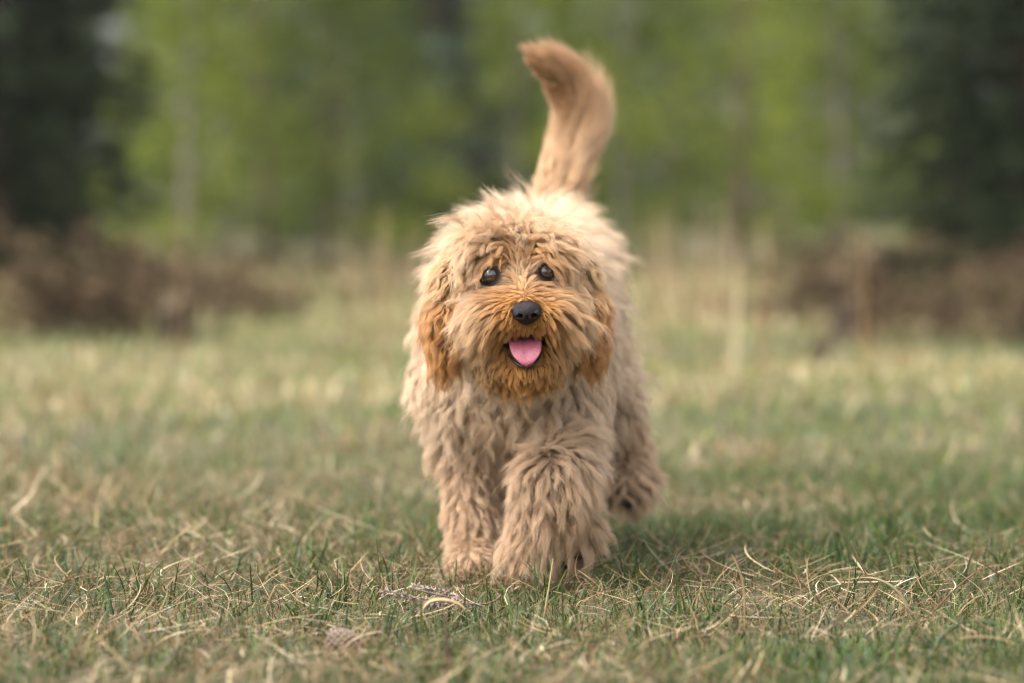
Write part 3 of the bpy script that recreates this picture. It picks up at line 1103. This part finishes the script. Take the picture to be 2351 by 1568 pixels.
def comb_dir(P, N, grp, L):
    """which way the coat lies, and how long, upright and wavy it is"""
    n = len(P)
    C = np.zeros((n, 3)); ln = np.full(n, 0.045); lift = np.full(n, 0.55); grav = np.full(n, 0.10); amp = np.full(n, 0.085)
    x, y, z = P.T
    # trunk: back and down, standing up on the back, hanging on the chest
    m = grp == TRUNK
    topw = sstep(0.36, 0.42, z)
    chest = sstep(0.10, 0.0, y) * (1 - sstep(0.33, 0.40, z))
    C[m] = (A([0, 0.5, -0.8]) + chest[:, None] * A([0, -0.35, -0.6]) + topw[:, None] * A([0, -0.5, 1.0]) + 0.5 * np.stack([np.tanh((x - 0.03) / 0.05), 0 * x, 0 * x], 1))[m]
    ln[m] = ((0.043 + 0.012 * topw + 0.006 * chest) * (0.66 + 0.34 * sstep(0.12, 0.23, z)))[m]
    near = 1 - sstep(0.095, 0.15, np.linalg.norm(P - H0, axis=1))
    ln[m] = (ln * (1 - 0.42 * near))[m]
    lift[m] = (0.62 + 0.14 * topw - 0.16 * chest)[m]
    grav[m] = (0.09 - 0.03 * topw + 0.06 * chest)[m]
    amp[m] = 0.09
    # head
    m = grp == HEAD
    a, b, c = L.T
    sg = np.tanh(a / 0.014) + 0.22 * np.sin(b * 90 + c * 60)
    side = unit(np.stack([sg * 0.55, -0.15 + 0 * a, -0.85 + 0 * a], 1))
    crown = unit(np.stack([a * 12 + sg * 0.3, 0.45 + 5 * b, 0.35 - 0 * a], 1))
    wt = sstep(0.018, 0.05, c)[:, None]
    loc = side * (1 - wt) + crown * wt
    muz = (sstep(0.058, 0.085, b) * (1 - sstep(-0.004, 0.014, c)))[:, None]
    nz = np.stack([a * 26, -0.35 + 0 * a, (c + 0.036) * 16 - 0.60], 1)
    loc = loc * (1 - muz) + unit(nz) * muz
    bridge = (np.exp(-(a / 0.014) ** 2) * sstep(0.04, 0.06, b) * sstep(-0.012, 0.006, c))[:, None]
    loc = loc * (1 - bridge) + unit(np.stack([a * 30, -0.3 + 0 * a, 0.9 + 0 * a], 1)) * bridge
    jaw = ((1 - sstep(-0.082, -0.070, c)) * sstep(0.0, 0.04, b))[:, None]
    loc = loc * (1 - jaw) + unit(np.stack([a * 16, 0.15 + 0 * a, -0.9 + 0 * a], 1)) * jaw
    Ch = loc[:, :1] * HR + loc[:, 1:2] * HF + loc[:, 2:] * HU
    C[m] = Ch[m]
    hl = 0.036 + 0.009 * wt[:, 0]
    hl = hl + 0.010 * np.exp(-((np.abs(a) - 0.050) / 0.016) ** 2 - ((c + 0.030) / 0.035) ** 2) - 0.020 * sstep(0.056, 0.070, np.abs(a)) * (1 - sstep(0.0, 0.03, c)) - 0.010 * sstep(0.035, 0.06, a)
    hl = hl * (1 - muz[:, 0]) + (0.030 + 0.012 * sstep(0.015, 0.045, np.abs(a))) * muz[:, 0]
    nosed = np.linalg.norm((L - A([0, 0.115, -0.034])) * A([1, 1, 1]), axis=1)
    hl = hl * (0.22 + 0.78 * sstep(0.018, 0.045, nosed))
    hl = hl * (1 - 0.55 * bridge[:, 0]) * (1 - 0.58 * jaw[:, 0])
    for e in EYES:
        Q = P - e
        de = np.linalg.norm(Q, axis=1)
        below = ((Q @ HU) < 0.004)
        hl = hl * np.where(below, 0.16 + 0.84 * sstep(0.012, 0.034, de), 0.55 + 0.45 * sstep(0.012, 0.028, de))
    ln[m] = hl[m]
    lift[m] = (0.42 + 0.16 * wt[:, 0] - 0.10 * muz[:, 0] - 0.12 * jaw[:, 0])[m]
    grav[m] = (0.10 + 0.05 * (1 - wt[:, 0]))[m]
    amp[m] = (0.075 * (1 - 0.6 * muz[:, 0]) * (1 - 0.6 * jaw[:, 0]))[m]
    # legs
    m = grp == LEGS
    C[m] = A([0, 0.15, -1.0]); lift[m] = 0.42; ln[m] = (0.010 + 0.016 * sstep(0.015, 0.09, z))[m]; grav[m] = 0.12
    m = grp == HIND
    C[m] = A([0.1, 0.3, -0.8]); lift[m] = 0.5; ln[m] = (0.018 + 0.018 * sstep(0.02, 0.09, z))[m]; grav[m] = 0.08
    m = grp == LIFT
    top = A(W(1262, 1062, 4.60))
    rad = P - top
    C[m] = (unit(np.stack([rad[:, 0] * 1.4, rad[:, 1] * 0.4 - 0.02, rad[:, 2]], 1)) + A([0, 0, -0.55]))[m]
    lift[m] = 0.42; ln[m] = (0.026 + 0.015 * sstep(0.02, 0.07, z))[m]; grav[m] = 0.10; amp[m] = 0.06
    # tail: the feathering follows the tail and falls away to one side
    m = grp == TAIL
    if m.any():
        tp = np.array(TP)
        seg = unit(np.gradient(tp, axis=0))
        i = np.argmin(((P[m][:, None] - tp[None]) ** 2).sum(-1), 1)
        out_ = (P[m] - tp[i])
        right = (out_[:, 0:1] + 0.7 * out_[:, 2:3] * (i[:, None] > 2) > 0)
        C[m] = seg[i] + A([0.34, 0.0, -0.05]) * np.where(right, 1.0, -0.1) * np.interp(i, range(7), (1, 1, 1, .9, .6, .2, 0))[:, None]
        ln[m] = np.where(right[:, 0], 0.092, 0.042) * np.interp(i, range(7), (0.85, 1.2, 1.0, 0.72, 0.62, 0.50, 0.42))
        lift[m] = np.where(right[:, 0], 0.50, 0.32)
        grav[m] = 0.0
        amp[m] = 0.06
    C = unit(C)
    C = C - (C * N).sum(1, keepdims=True) * N * 0.85
    return unit(C), ln, lift, grav, amp


EYE_GAP = 0.0114


def blocked(P):
    """strands may not cover the eyes, the nose or the open mouth"""
    n, k, _ = P.shape
    L = to_head(P.reshape(-1, 3))
    bad = np.zeros(len(L), bool)
    for e, gx_ in zip(EYES, (EYE_GAP, EYE_GAP * 0.86)):
        el = to_head(e[None])[0]
        bad |= ((L[:, 0] - el[0]) ** 2 + ((L[:, 2] - el[2] + 0.0022) * 1.15) ** 2 < gx_ ** 2) & (L[:, 1] > el[1])
    nl = to_head(NC[None])[0]
    bad |= ((((L - nl) / A([0.0168, 0.03, 0.0150])) ** 2).sum(1) < 1)
    bad |= (np.abs(L[:, 0]) < 0.0165) & (L[:, 2] < -0.0740) & (L[:, 2] > -0.0955) & (L[:, 1] > 0.045)
    bad |= (((L[:, 0] / 0.026) ** 2 + ((L[:, 2] + 0.0735) / 0.004) ** 2) < 1) & (L[:, 1] > 0.05)
    return bad.reshape(n, k).any(1)


def grow(name, V, F, NV_, VG, keep, n_guide, n_hair, parent, npts=10, f=sdf, params=comb_dir, r0=0.00022, r1=0.00005,
         color=fur_color, wave=(1.2, 2.2), clump=0.64, push=True, curl=None, avoid=False, frizz=0.05, follow=None):
    G, N, vi = sample(V, F, NV_, int(n_guide))
    grp = VG[vi]
    ok = keep(G); G, grp, N = G[ok], grp[ok], N[ok]
    C, ln, lift, grav, amp = params(G, N, grp, to_head(G))
    ng = len(G)
    ln = ln * rng.uniform(0.60, 1.25, ng) * np.where((rng.random(ng) < 0.07) & (grp != TAIL), 1.3, 1.0)
    jit = rng.normal(size=(ng, 3)) * np.where(grp == TAIL, 0.12, 0.30)[:, None]
    d = unit(N * lift[:, None] + C * (1 - lift)[:, None] + jit * 0.5)
    pos = G.copy()
    path = [pos.copy()]
    t = np.linspace(0, 1, npts)
    for i in range(1, npts):
        d = unit(d + 0.10 * (C + 0.5 * jit) + grav[:, None] * A([0, 0, -1.0]) * (0.5 + t[i]))
        if follow is not None:
            d = unit(d + 0.36 * follow(pos))
        pos = pos + d * (ln / (npts - 1))[:, None]
        if push:
            s = f(pos)
            need = 0.0015 + 0.011 * t[i] * np.minimum(1, ln / 0.03) - s
            inn = need > 0
            if inn.any():
                pos[inn] += grad(pos[inn], f) * need[inn][:, None]
        path.append(pos.copy())
    PG = np.stack(path, 1)
    # waves of each lock
    tg = unit(np.gradient(PG, axis=1))
    u = unit(np.cross(tg, N[:, None, :] + 0.01))
    v = np.cross(tg, u)
    fr = rng.uniform(*wave, (ng, 1)) * (ln[:, None] / 0.045)
    ph = rng.uniform(0, 6.28, (ng, 1))
    am = (amp * 0.045 * np.minimum(1.2, ln / 0.03) if curl is None else np.full(ng, curl))[:, None] * np.minimum(1, t * 2.2)[None]
    an = 6.283 * fr * t[None] + ph
    hand = rng.choice([-1, 1], (ng, 1))
    off = am[..., None] * (np.sin(an)[..., None] * u + hand[..., None] * 0.6 * np.cos(an)[..., None] * v)
    PG = PG + off - off[:, :1]
    # strands
    R, NR, vi = sample(V, F, NV_, int(n_hair))
    grp2 = VG[vi]
    ok = keep(R); R, grp2, NR = R[ok], grp2[ok], NR[ok]
    kd = kdtree.KDTree(ng)
    for i, p in enumerate(G):
        kd.insert(p, i)
    kd.balance()
    own = np.array([kd.find(p)[1] for p in R.tolist()])
    bad = (NR * N[own]).sum(1) < -0.2           # a lock may not reach through to the far side of a limb
    R, grp2, NR, own = R[~bad], grp2[~bad], NR[~bad], own[~bad]
    g = PG[own]
    rel = R - G[own]
    lenj = np.where(rng.random(len(R)) < 0.15, rng.uniform(0.6, 0.9, len(R)), rng.uniform(0.85, 1.08, len(R)))
    tt = t[None] * lenj[:, None]
    # resample guides at shortened parameters
    fi = np.clip(tt * (npts - 1), 0, npts - 1 - 1e-6)
    i0 = fi.astype(int); w = (fi - i0)[..., None]
    rows = np.arange(len(R))[:, None]
    base = g[rows, i0] * (1 - w) + g[rows, np.minimum(i0 + 1, npts - 1)] * w
    over = np.maximum(tt - 1, 0)[..., None] * (ln[own][:, None, None]) * tg[own][:, -1:, :]
    base = base + over
    loose = np.where(rng.random(len(R)) < 0.22, 0.2, clump)[:, None] * rng.uniform(0.85, 1.08, (len(R), 1))
    cw = np.clip(loose * sstep(0.0, 0.95, tt) , 0, 0.97)
    P = base + rel[:, None, :] * (1 - cw)[..., None]
    fz = rng.normal(size=(len(R), 1, 3)) * frizz * ln[own][:, None, None] * (t ** 1.5)[None, :, None]
    ph2 = rng.uniform(0, 6.28, (len(R), 1, 3))
    fz = fz + 0.018 * ln[own][:, None, None] * np.sin(9 * t[None, :, None] + ph2) * t[None, :, None]
    P = P + fz - fz[:, :1]
    if grp2[0] in (LIFT, LEGS):
        ok = np.ones(len(P), bool)
        for c_, r_ in PADS:
            q = P - c_
            ok &= ~((q[..., 0] ** 2 + (q[..., 2] + 0.003) ** 2 < (r_ * 0.5) ** 2) & (q[..., 1] < 0)).any(1)
        P, R, grp2, own = P[ok], R[ok], grp2[ok], own[ok]
    if avoid:
        ok = ~blocked(P)
        P, R, grp2, own = P[ok], R[ok], grp2[ok], own[ok]
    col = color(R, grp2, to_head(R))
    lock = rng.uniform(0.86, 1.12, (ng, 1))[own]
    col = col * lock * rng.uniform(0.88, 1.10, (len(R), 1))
    tint = col[:, None, :] * (0.70 + 0.36 * t)[None, :, None]  # roots darker than tips: natural fading, plus shade between locks put into the colour
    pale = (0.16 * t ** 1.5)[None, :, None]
    if avoid:                                        # moustache and cheek hair is paler at the tips
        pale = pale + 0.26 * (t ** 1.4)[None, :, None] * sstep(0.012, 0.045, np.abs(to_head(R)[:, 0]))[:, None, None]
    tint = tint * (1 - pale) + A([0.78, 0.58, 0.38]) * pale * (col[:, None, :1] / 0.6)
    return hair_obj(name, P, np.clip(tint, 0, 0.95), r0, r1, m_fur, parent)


def outside_mouth(P):
    L = to_head(P)
    return (d_ell(P, MOUTH[0], MOUTH[1] * 1.03, HFR) > 0) & ~((np.abs(L[:, 0]) < 0.02) & (L[:, 1] > 0.07) & (L[:, 2] < -0.058) & (L[:, 2] > -0.098))


BN = grad(BV)


def along_tail(P):
    tp = np.array(TP)
    seg = unit(np.gradient(tp, axis=0))
    return seg[np.argmin(((P[:, None] - tp[None]) ** 2).sum(-1), 1)]


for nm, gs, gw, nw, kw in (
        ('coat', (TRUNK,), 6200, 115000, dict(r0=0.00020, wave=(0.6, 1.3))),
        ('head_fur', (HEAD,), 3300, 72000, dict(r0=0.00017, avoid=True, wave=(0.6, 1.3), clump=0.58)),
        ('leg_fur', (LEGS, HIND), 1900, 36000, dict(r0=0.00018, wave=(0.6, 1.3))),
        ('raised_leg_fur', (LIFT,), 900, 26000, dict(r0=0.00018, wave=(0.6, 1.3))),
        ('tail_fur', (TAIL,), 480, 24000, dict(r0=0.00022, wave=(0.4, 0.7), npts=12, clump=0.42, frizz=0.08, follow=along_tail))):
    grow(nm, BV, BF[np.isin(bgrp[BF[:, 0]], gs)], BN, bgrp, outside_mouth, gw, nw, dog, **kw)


# ------------------------------------------------------------------ ears
def make_ear(s, w):
    top, tip = hp(s * 0.066 * w, -0.004, 0.032), hp(s * 0.093 * w, 0.028, -0.086)
    EC = [(top, 0.012), (hp(s * 0.083 * w, 0.018, 0.002), 0.013), (hp(s * 0.092 * w, 0.027, -0.045), 0.015), (tip, 0.012)]

    def f(P):
        acc = np.zeros(len(P))
        Q = P.copy()
        for (a, ra), (b, rb) in zip(EC[:-1], EC[1:]):
            ba = b - a
            t = np.clip(((Q - a) @ ba) / (ba @ ba), 0, 1)
            dv = Q - a - t[:, None] * ba
            fwd = dv @ HF
            dv = dv - 0.45 * fwd[:, None] * HF        # flap: broader front to back
            acc += np.exp(np.clip(-(np.linalg.norm(dv, axis=1) - (ra + (rb - ra) * t)) / 0.005, -60, 60))
        return -0.005 * np.log(np.maximum(acc, 1e-30))
    lo = np.minimum(top, tip) - 0.045
    hi = np.maximum(top, tip) + 0.045
    V, F = surface_nets(f, lo, hi, 0.004)
    ear = mesh_obj('ear', V, F, m_skin, dog, True, np.full((len(V), 3), 0.12) * A([1.5, 0.9, 0.5]))

    def params(P, N, grp, L):
        n = len(P)
        C = np.repeat(A([[0.05 * s, 0.1, -1.0]]), n, 0)
        C = unit(C - (C * N).sum(1, keepdims=True) * N * 0.8)
        z = L[:, 2]
        return C, 0.031 - 0.004 * sstep(-0.02, 0.03, z), np.full(n, 0.25), np.full(n, 0.14), np.full(n, 0.2)

    def color(P, grp, L):
        w = (1 - sstep(-0.045, 0.018, L[:, 2]))[:, None]
        return A([0.62, 0.40, 0.20]) * (1 - w) + A([0.52, 0.225, 0.06]) * w
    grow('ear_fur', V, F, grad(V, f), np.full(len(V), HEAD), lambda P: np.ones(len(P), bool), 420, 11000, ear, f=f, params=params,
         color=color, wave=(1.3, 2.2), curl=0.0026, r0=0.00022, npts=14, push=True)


make_ear(-1, 0.97)
make_ear(1, 0.89)

# ------------------------------------------------------------------ small things lying in the grass
m_twig = principled('dead_heather', (0.22, 0.17, 0.13), 0.9, 0.2, noise=((0.45, 0.38, 0.31), 220))
m_stem = principled('twig_bark', (0.10, 0.065, 0.05), 0.8, 0.3, noise=((0.20, 0.14, 0.11), 150))
m_cone = principled('pine_cone_scale', (0.15, 0.11, 0.085), 0.85, 0.2, noise=((0.32, 0.25, 0.20), 180))
m_cone_in = principled('pine_cone_core', (0.025, 0.016, 0.012), 0.9, 0.1)
m_straw = leafy('dry_leaf', trans=0.35, rough=0.5)


def gd(py):
    return FPX * CAM_H / (py - HORIZON)


# heather sprig
D = 4.25
sprig = empty('heather_sprig', tuple(W(1010, 1385, D)))
tag(sprig, 'dead grey brown heather sprig lying on the grass in front of the dog', 'sprig')
main = [W(1150, 1368, D + .01), W(1140, 1380, D + .008), W(1118, 1389, D), W(1090, 1390, D), W(1060, 1383, D), W(1025, 1372, D), W(985, 1364, D), W(940, 1352, D - .01)]
tubes_mesh('stem', [(main, np.linspace(0.0014, 0.0010, 8))], m_stem, sprig, 7)
br = [[W(1075, 1387, D), W(1020, 1385, D - .012), W(960, 1378, D - .02), W(915, 1368, D - .03), W(880, 1363, D - .03)],
      [W(1065, 1383, D), W(1030, 1366, D + .015), W(990, 1356, D + .02), W(945, 1350, D + .03)],
      [W(1090, 1390, D), W(1050, 1392, D - .01), W(1010, 1390, D - .015), W(970, 1393, D - .02)],
      [W(1095, 1391, D), W(1083, 1398, D - .008), W(1070, 1401, D - .01)],
      [W(1020, 1385, D - .012), W(985, 1390, D - .02), W(965, 1405, D - .02)]]
for i, b in enumerate(br):
    bo = tubes_mesh('branch', [(b, np.linspace(0.0010, 0.0005, len(b)))], m_stem, sprig, 5)
    if i == 3:
        continue
    pts = np.array(b)
    m = 420
    q = rng.uniform(0.12, 1, m) * (len(b) - 1)
    i0 = np.minimum(q.astype(int), len(b) - 2)
    c = pts[i0] + (q - i0)[:, None] * (pts[i0 + 1] - pts[i0])
    dr = unit(pts[-1] - pts[0]) + 0.75 * rng.normal(size=(m, 3))
    dr = unit(dr)
    sd = unit(np.cross(dr, rng.normal(size=(m, 3))))
    s = rng.uniform(0.0035, 0.0075, (m, 1))
    up_ = np.cross(dr, sd)
    V = np.stack([c, c + dr * s * 0.5 + sd * s * 0.2, c + dr * s, c + dr * s * 0.5 - sd * s * 0.2, c + dr * s * 0.5 + up_ * s * 0.22], 1).reshape(-1, 3)
    F = (np.arange(m)[:, None, None] * 5 + np.array([[0, 1, 4, 0], [1, 2, 4, 1], [2, 3, 4, 2], [3, 0, 4, 3]])[None]).reshape(-1, 4)[:, :3]
    lf = mesh_obj('leaflets', V, F, m_twig, bo, False)
    lf['kind'] = 'stuff'


def ribbon(name, pts, width, color, label, cat, group=None, side=(0.0, 0.75, 0.7), thick=0.0003):
    """one broad dry blade as a thin solid strip"""
    P = np.array(pts, float)
    # smooth the path
    for _ in range(2):
        q = np.empty((2 * len(P) - 2, 3))
        q[0::2] = 0.75 * P[:-1] + 0.25 * P[1:]
        q[1::2] = 0.25 * P[:-1] + 0.75 * P[1:]
        P = np.concatenate([P[:1], q, P[-1:]])
    n = len(P)
    t = np.linspace(0, 1, n)
    T = unit(np.gradient(P, axis=0))
    S = unit(np.cross(T, np.cross(A(side), T)))
    U = np.cross(T, S)
    w = (width * 0.5 * np.minimum(1, 0.45 + 2.2 * t) * np.sqrt(np.maximum(1 - t ** 3, 0.01)))[:, None]
    ring = [P - S * w + U * w * 0.3, P + U * thick, P + S * w + U * w * 0.3, P - U * thick]
    V = np.stack(ring, 1).reshape(-1, 3)
    F = []
    for i in range(n - 1):
        for k in range(4):
            F.append((4 * i + k, 4 * i + (k + 1) % 4, 4 * i + 4 + (k + 1) % 4, 4 * i + 4 + k))
    F += [(0, 3, 2, 1), (4 * n - 4, 4 * n - 3, 4 * n - 2, 4 * n - 1)]
    base = P[0].copy()
    o = mesh_obj(name, V - base, F, m_straw, None, True, np.repeat(A([color]) * (0.85 + 0.3 * t[:, None]), 4, 0))
    o.location = tuple(base)
    return tag(o, label, cat, group)


D = 4.17
ribbon('dry_leaf', [W(968, 1422, D), W(970, 1408, D), W(976, 1392, D), W(990, 1382, D), W(1010, 1379, D), W(1035, 1382, D), W(1055, 1390, D), W(1068, 1402, D), W(1066, 1408, D)],
       0.0058, (0.48, 0.36, 0.20), 'pale arched dry leaf blade in front of the heather sprig', 'leaf')
BLADES = [
    ('grass_spear', [(257, 1425), (252, 1395), (244, 1355), (236, 1318)], 0.0035, (0.06, 0.12, 0.045), 'upright dark green grass blade near the lower left corner', 4.18),
    ('straw_stalk', [(890, 1312), (960, 1306), (1040, 1308), (1120, 1322), (1200, 1345)], 0.0014, (0.42, 0.28, 0.16), 'long thin tan stem lying across in front of the standing paw', 4.62),
    ('straw_stalk', [(1248, 1425), (1256, 1380), (1264, 1330), (1270, 1285)], 0.0020, (0.55, 0.43, 0.24), 'upright pale straw stem in front of the raised paw', 4.35),
    ('grass_spear', [(1043, 1350), (1046, 1320), (1048, 1285)], 0.0026, (0.07, 0.14, 0.05), 'upright green blade in front of the standing leg', 4.55),
    ('grass_spear', [(1020, 1345), (1014, 1315), (1004, 1290)], 0.0030, (0.09, 0.16, 0.09), 'bluish green blade left of the standing leg', 4.58),
    ('grass_spear', [(873, 1372), (871, 1335), (868, 1285), (862, 1235)], 0.0022, (0.12, 0.12, 0.05), 'thin olive blade standing left of the heather sprig', 4.42),
    ('straw_stalk', [(1028, 1560), (1027, 1500), (1024, 1450), (1022, 1410)], 0.0040, (0.16, 0.10, 0.07), 'blurred brown blade rising from the bottom edge below the sprig', 3.75),
    ('straw_stalk', [(1712, 1450), (1712, 1410), (1712, 1370), (1706, 1330), (1690, 1290), (1682, 1275)], 0.0024, (0.44, 0.30, 0.17), 'curved tan blade standing right of the dog', 4.25),
    ('straw_stalk', [(1600, 1460), (1590, 1430), (1605, 1395), (1640, 1385), (1680, 1400), (1700, 1425)], 0.0022, (0.22, 0.13, 0.07), 'kinked brown blade beside the curved tan blade', 4.22),
    ('straw_stalk', [(2040, 1420), (2020, 1370), (1985, 1310), (1955, 1245)], 0.0024, (0.20, 0.13, 0.07), 'straight dark brown blade leaning left in the right turf', 4.28),
    ('straw_stalk', [(2110, 1440), (2150, 1405), (2190, 1360), (2235, 1322), (2252, 1312)], 0.0026, (0.22, 0.11, 0.07), 'reddish brown stalk leaning right near the right edge', 4.10),
    ('straw_stalk', [(2351, 1375), (2320, 1340), (2285, 1310), (2250, 1290)], 0.0028, (0.16, 0.085, 0.055), 'dark brown stalk slanting in from the right edge', 4.05),
    ('grass_spear', [(2100, 1430), (2085, 1385), (2050, 1345), (2000, 1325), (1955, 1332)], 0.0042, (0.38, 0.32, 0.19), 'broad pale blade arching left in the right turf', 4.22),
    ('grass_spear', [(2140, 1520), (2160, 1470), (2210, 1430), (2260, 1425), (2310, 1440)], 0.0052, (0.10, 0.13, 0.055), 'broad green blade arching over near the lower right corner', 3.95),
    ('straw_stalk', [(600, 1420), (615, 1380), (640, 1330), (690, 1395), (760, 1400)], 0.0018, (0.48, 0.36, 0.20), 'bent straw stem left of the pine cone', 4.20),
    ('straw_stalk', [(640, 1445), (720, 1432), (800, 1424), (880, 1420)], 0.0026, (0.60, 0.48, 0.28), 'long straight pale straw lying left of the pine cone', 4.12),
]
for nm, pts, w, col, lab, d in BLADES:
    d = d if d > 4.6 else gd(pts[0][1]) - 0.03
    ribbon(nm, [W(a, b, d) for a, b in pts], w, col, lab, 'grass', 'single blades standing out of the turf', side=(1, 0.25, 0.1))

# pine cone: overlapping diamond scales round a core
CD = 3.97
cc = W(792, 1466, CD) - A([0, 0, 0.006])
conep = empty('pine_cone', tuple(cc))
tag(conep, 'grey brown pine cone half sunk in the grass at lower left', 'pine cone')
axd = unit(A([0.93, -0.25, -0.12])); s1 = unit(np.cross(axd, A([0, 0, 1.0]))); s2 = np.cross(s1, axd)
LN, RD = 0.040, 0.0145


def cone_r(t):
    return RD * math.sin(math.pi * min(1, 0.16 + 0.80 * t)) ** 0.7


ring_pts = [cc + axd * LN * (t - 0.5) for t in np.linspace(0, 1, 9)]
tubes_mesh('core', [(ring_pts, [cone_r(t) * 0.86 for t in np.linspace(0, 1, 9)])], m_cone_in, conep, 14)
sv = A([(-0.5, 0, 0), (0, -0.55, 0), (0.55, 0, 0.02), (0, 0.55, 0), (0.05, 0, 0.30), (0, 0, -0.3)])
sv[4] = (0.15, 0, 0.5)
sm = bpy.data.meshes.new('scale')
sm.from_pydata([tuple(v) for v in sv], [], [(0, 1, 4), (1, 2, 4), (2, 3, 4), (3, 0, 4), (1, 0, 5), (2, 1, 5), (3, 2, 5), (0, 3, 5)])
sm.materials.append(m_cone)
from mathutils import Matrix
for i in range(110):
    t = 0.04 + 0.92 * i / 109
    a = i * 2.39996
    rr = cone_r(t)
    nrm = math.cos(a) * s1 + math.sin(a) * s2
    tn = np.cross(nrm, axd)
    p = axd * LN * (t - 0.5) + nrm * rr * 0.92
    sz = 0.0056 * (0.55 + 0.5 * rr / RD)
    xa = unit(-axd + 0.5 * nrm)
    za = np.cross(xa, tn)
    M = Matrix(((xa[0] * sz, tn[0] * sz, za[0] * sz, p[0]), (xa[1] * sz, tn[1] * sz, za[1] * sz, p[1]), (xa[2] * sz, tn[2] * sz, za[2] * sz, p[2]), (0, 0, 0, 1)))
    so = bpy.data.objects.new('scale', sm)
    COL.objects.link(so)
    so.parent = conep
    so.matrix_basis = M

# ------------------------------------------------------------------ thin spring haze over the whole clearing
hz = bpy.data.meshes.new('haze')
hv = [(x, y, z) for x in (-300, 300) for y in (-60, 470) for z in (-1.5, 14)]
hz.from_pydata(hv, [], [(0, 1, 3, 2), (4, 6, 7, 5), (0, 4, 5, 1), (2, 3, 7, 6), (0, 2, 6, 4), (1, 5, 7, 3)])
hm, nt, out = new_mat('haze')
pv = nt.nodes.new('ShaderNodeVolumePrincipled')
pv.inputs['Density'].default_value = 0.0007
pv.inputs['Color'].default_value = (0.95, 0.95, 0.92, 1)
pv.inputs['Anisotropy'].default_value = 0.3
nt.links.new(pv.outputs[0], out.inputs['Volume'])
hz.materials.append(hm)
tag(link(bpy.data.objects.new('haze', hz)), kind='stuff')
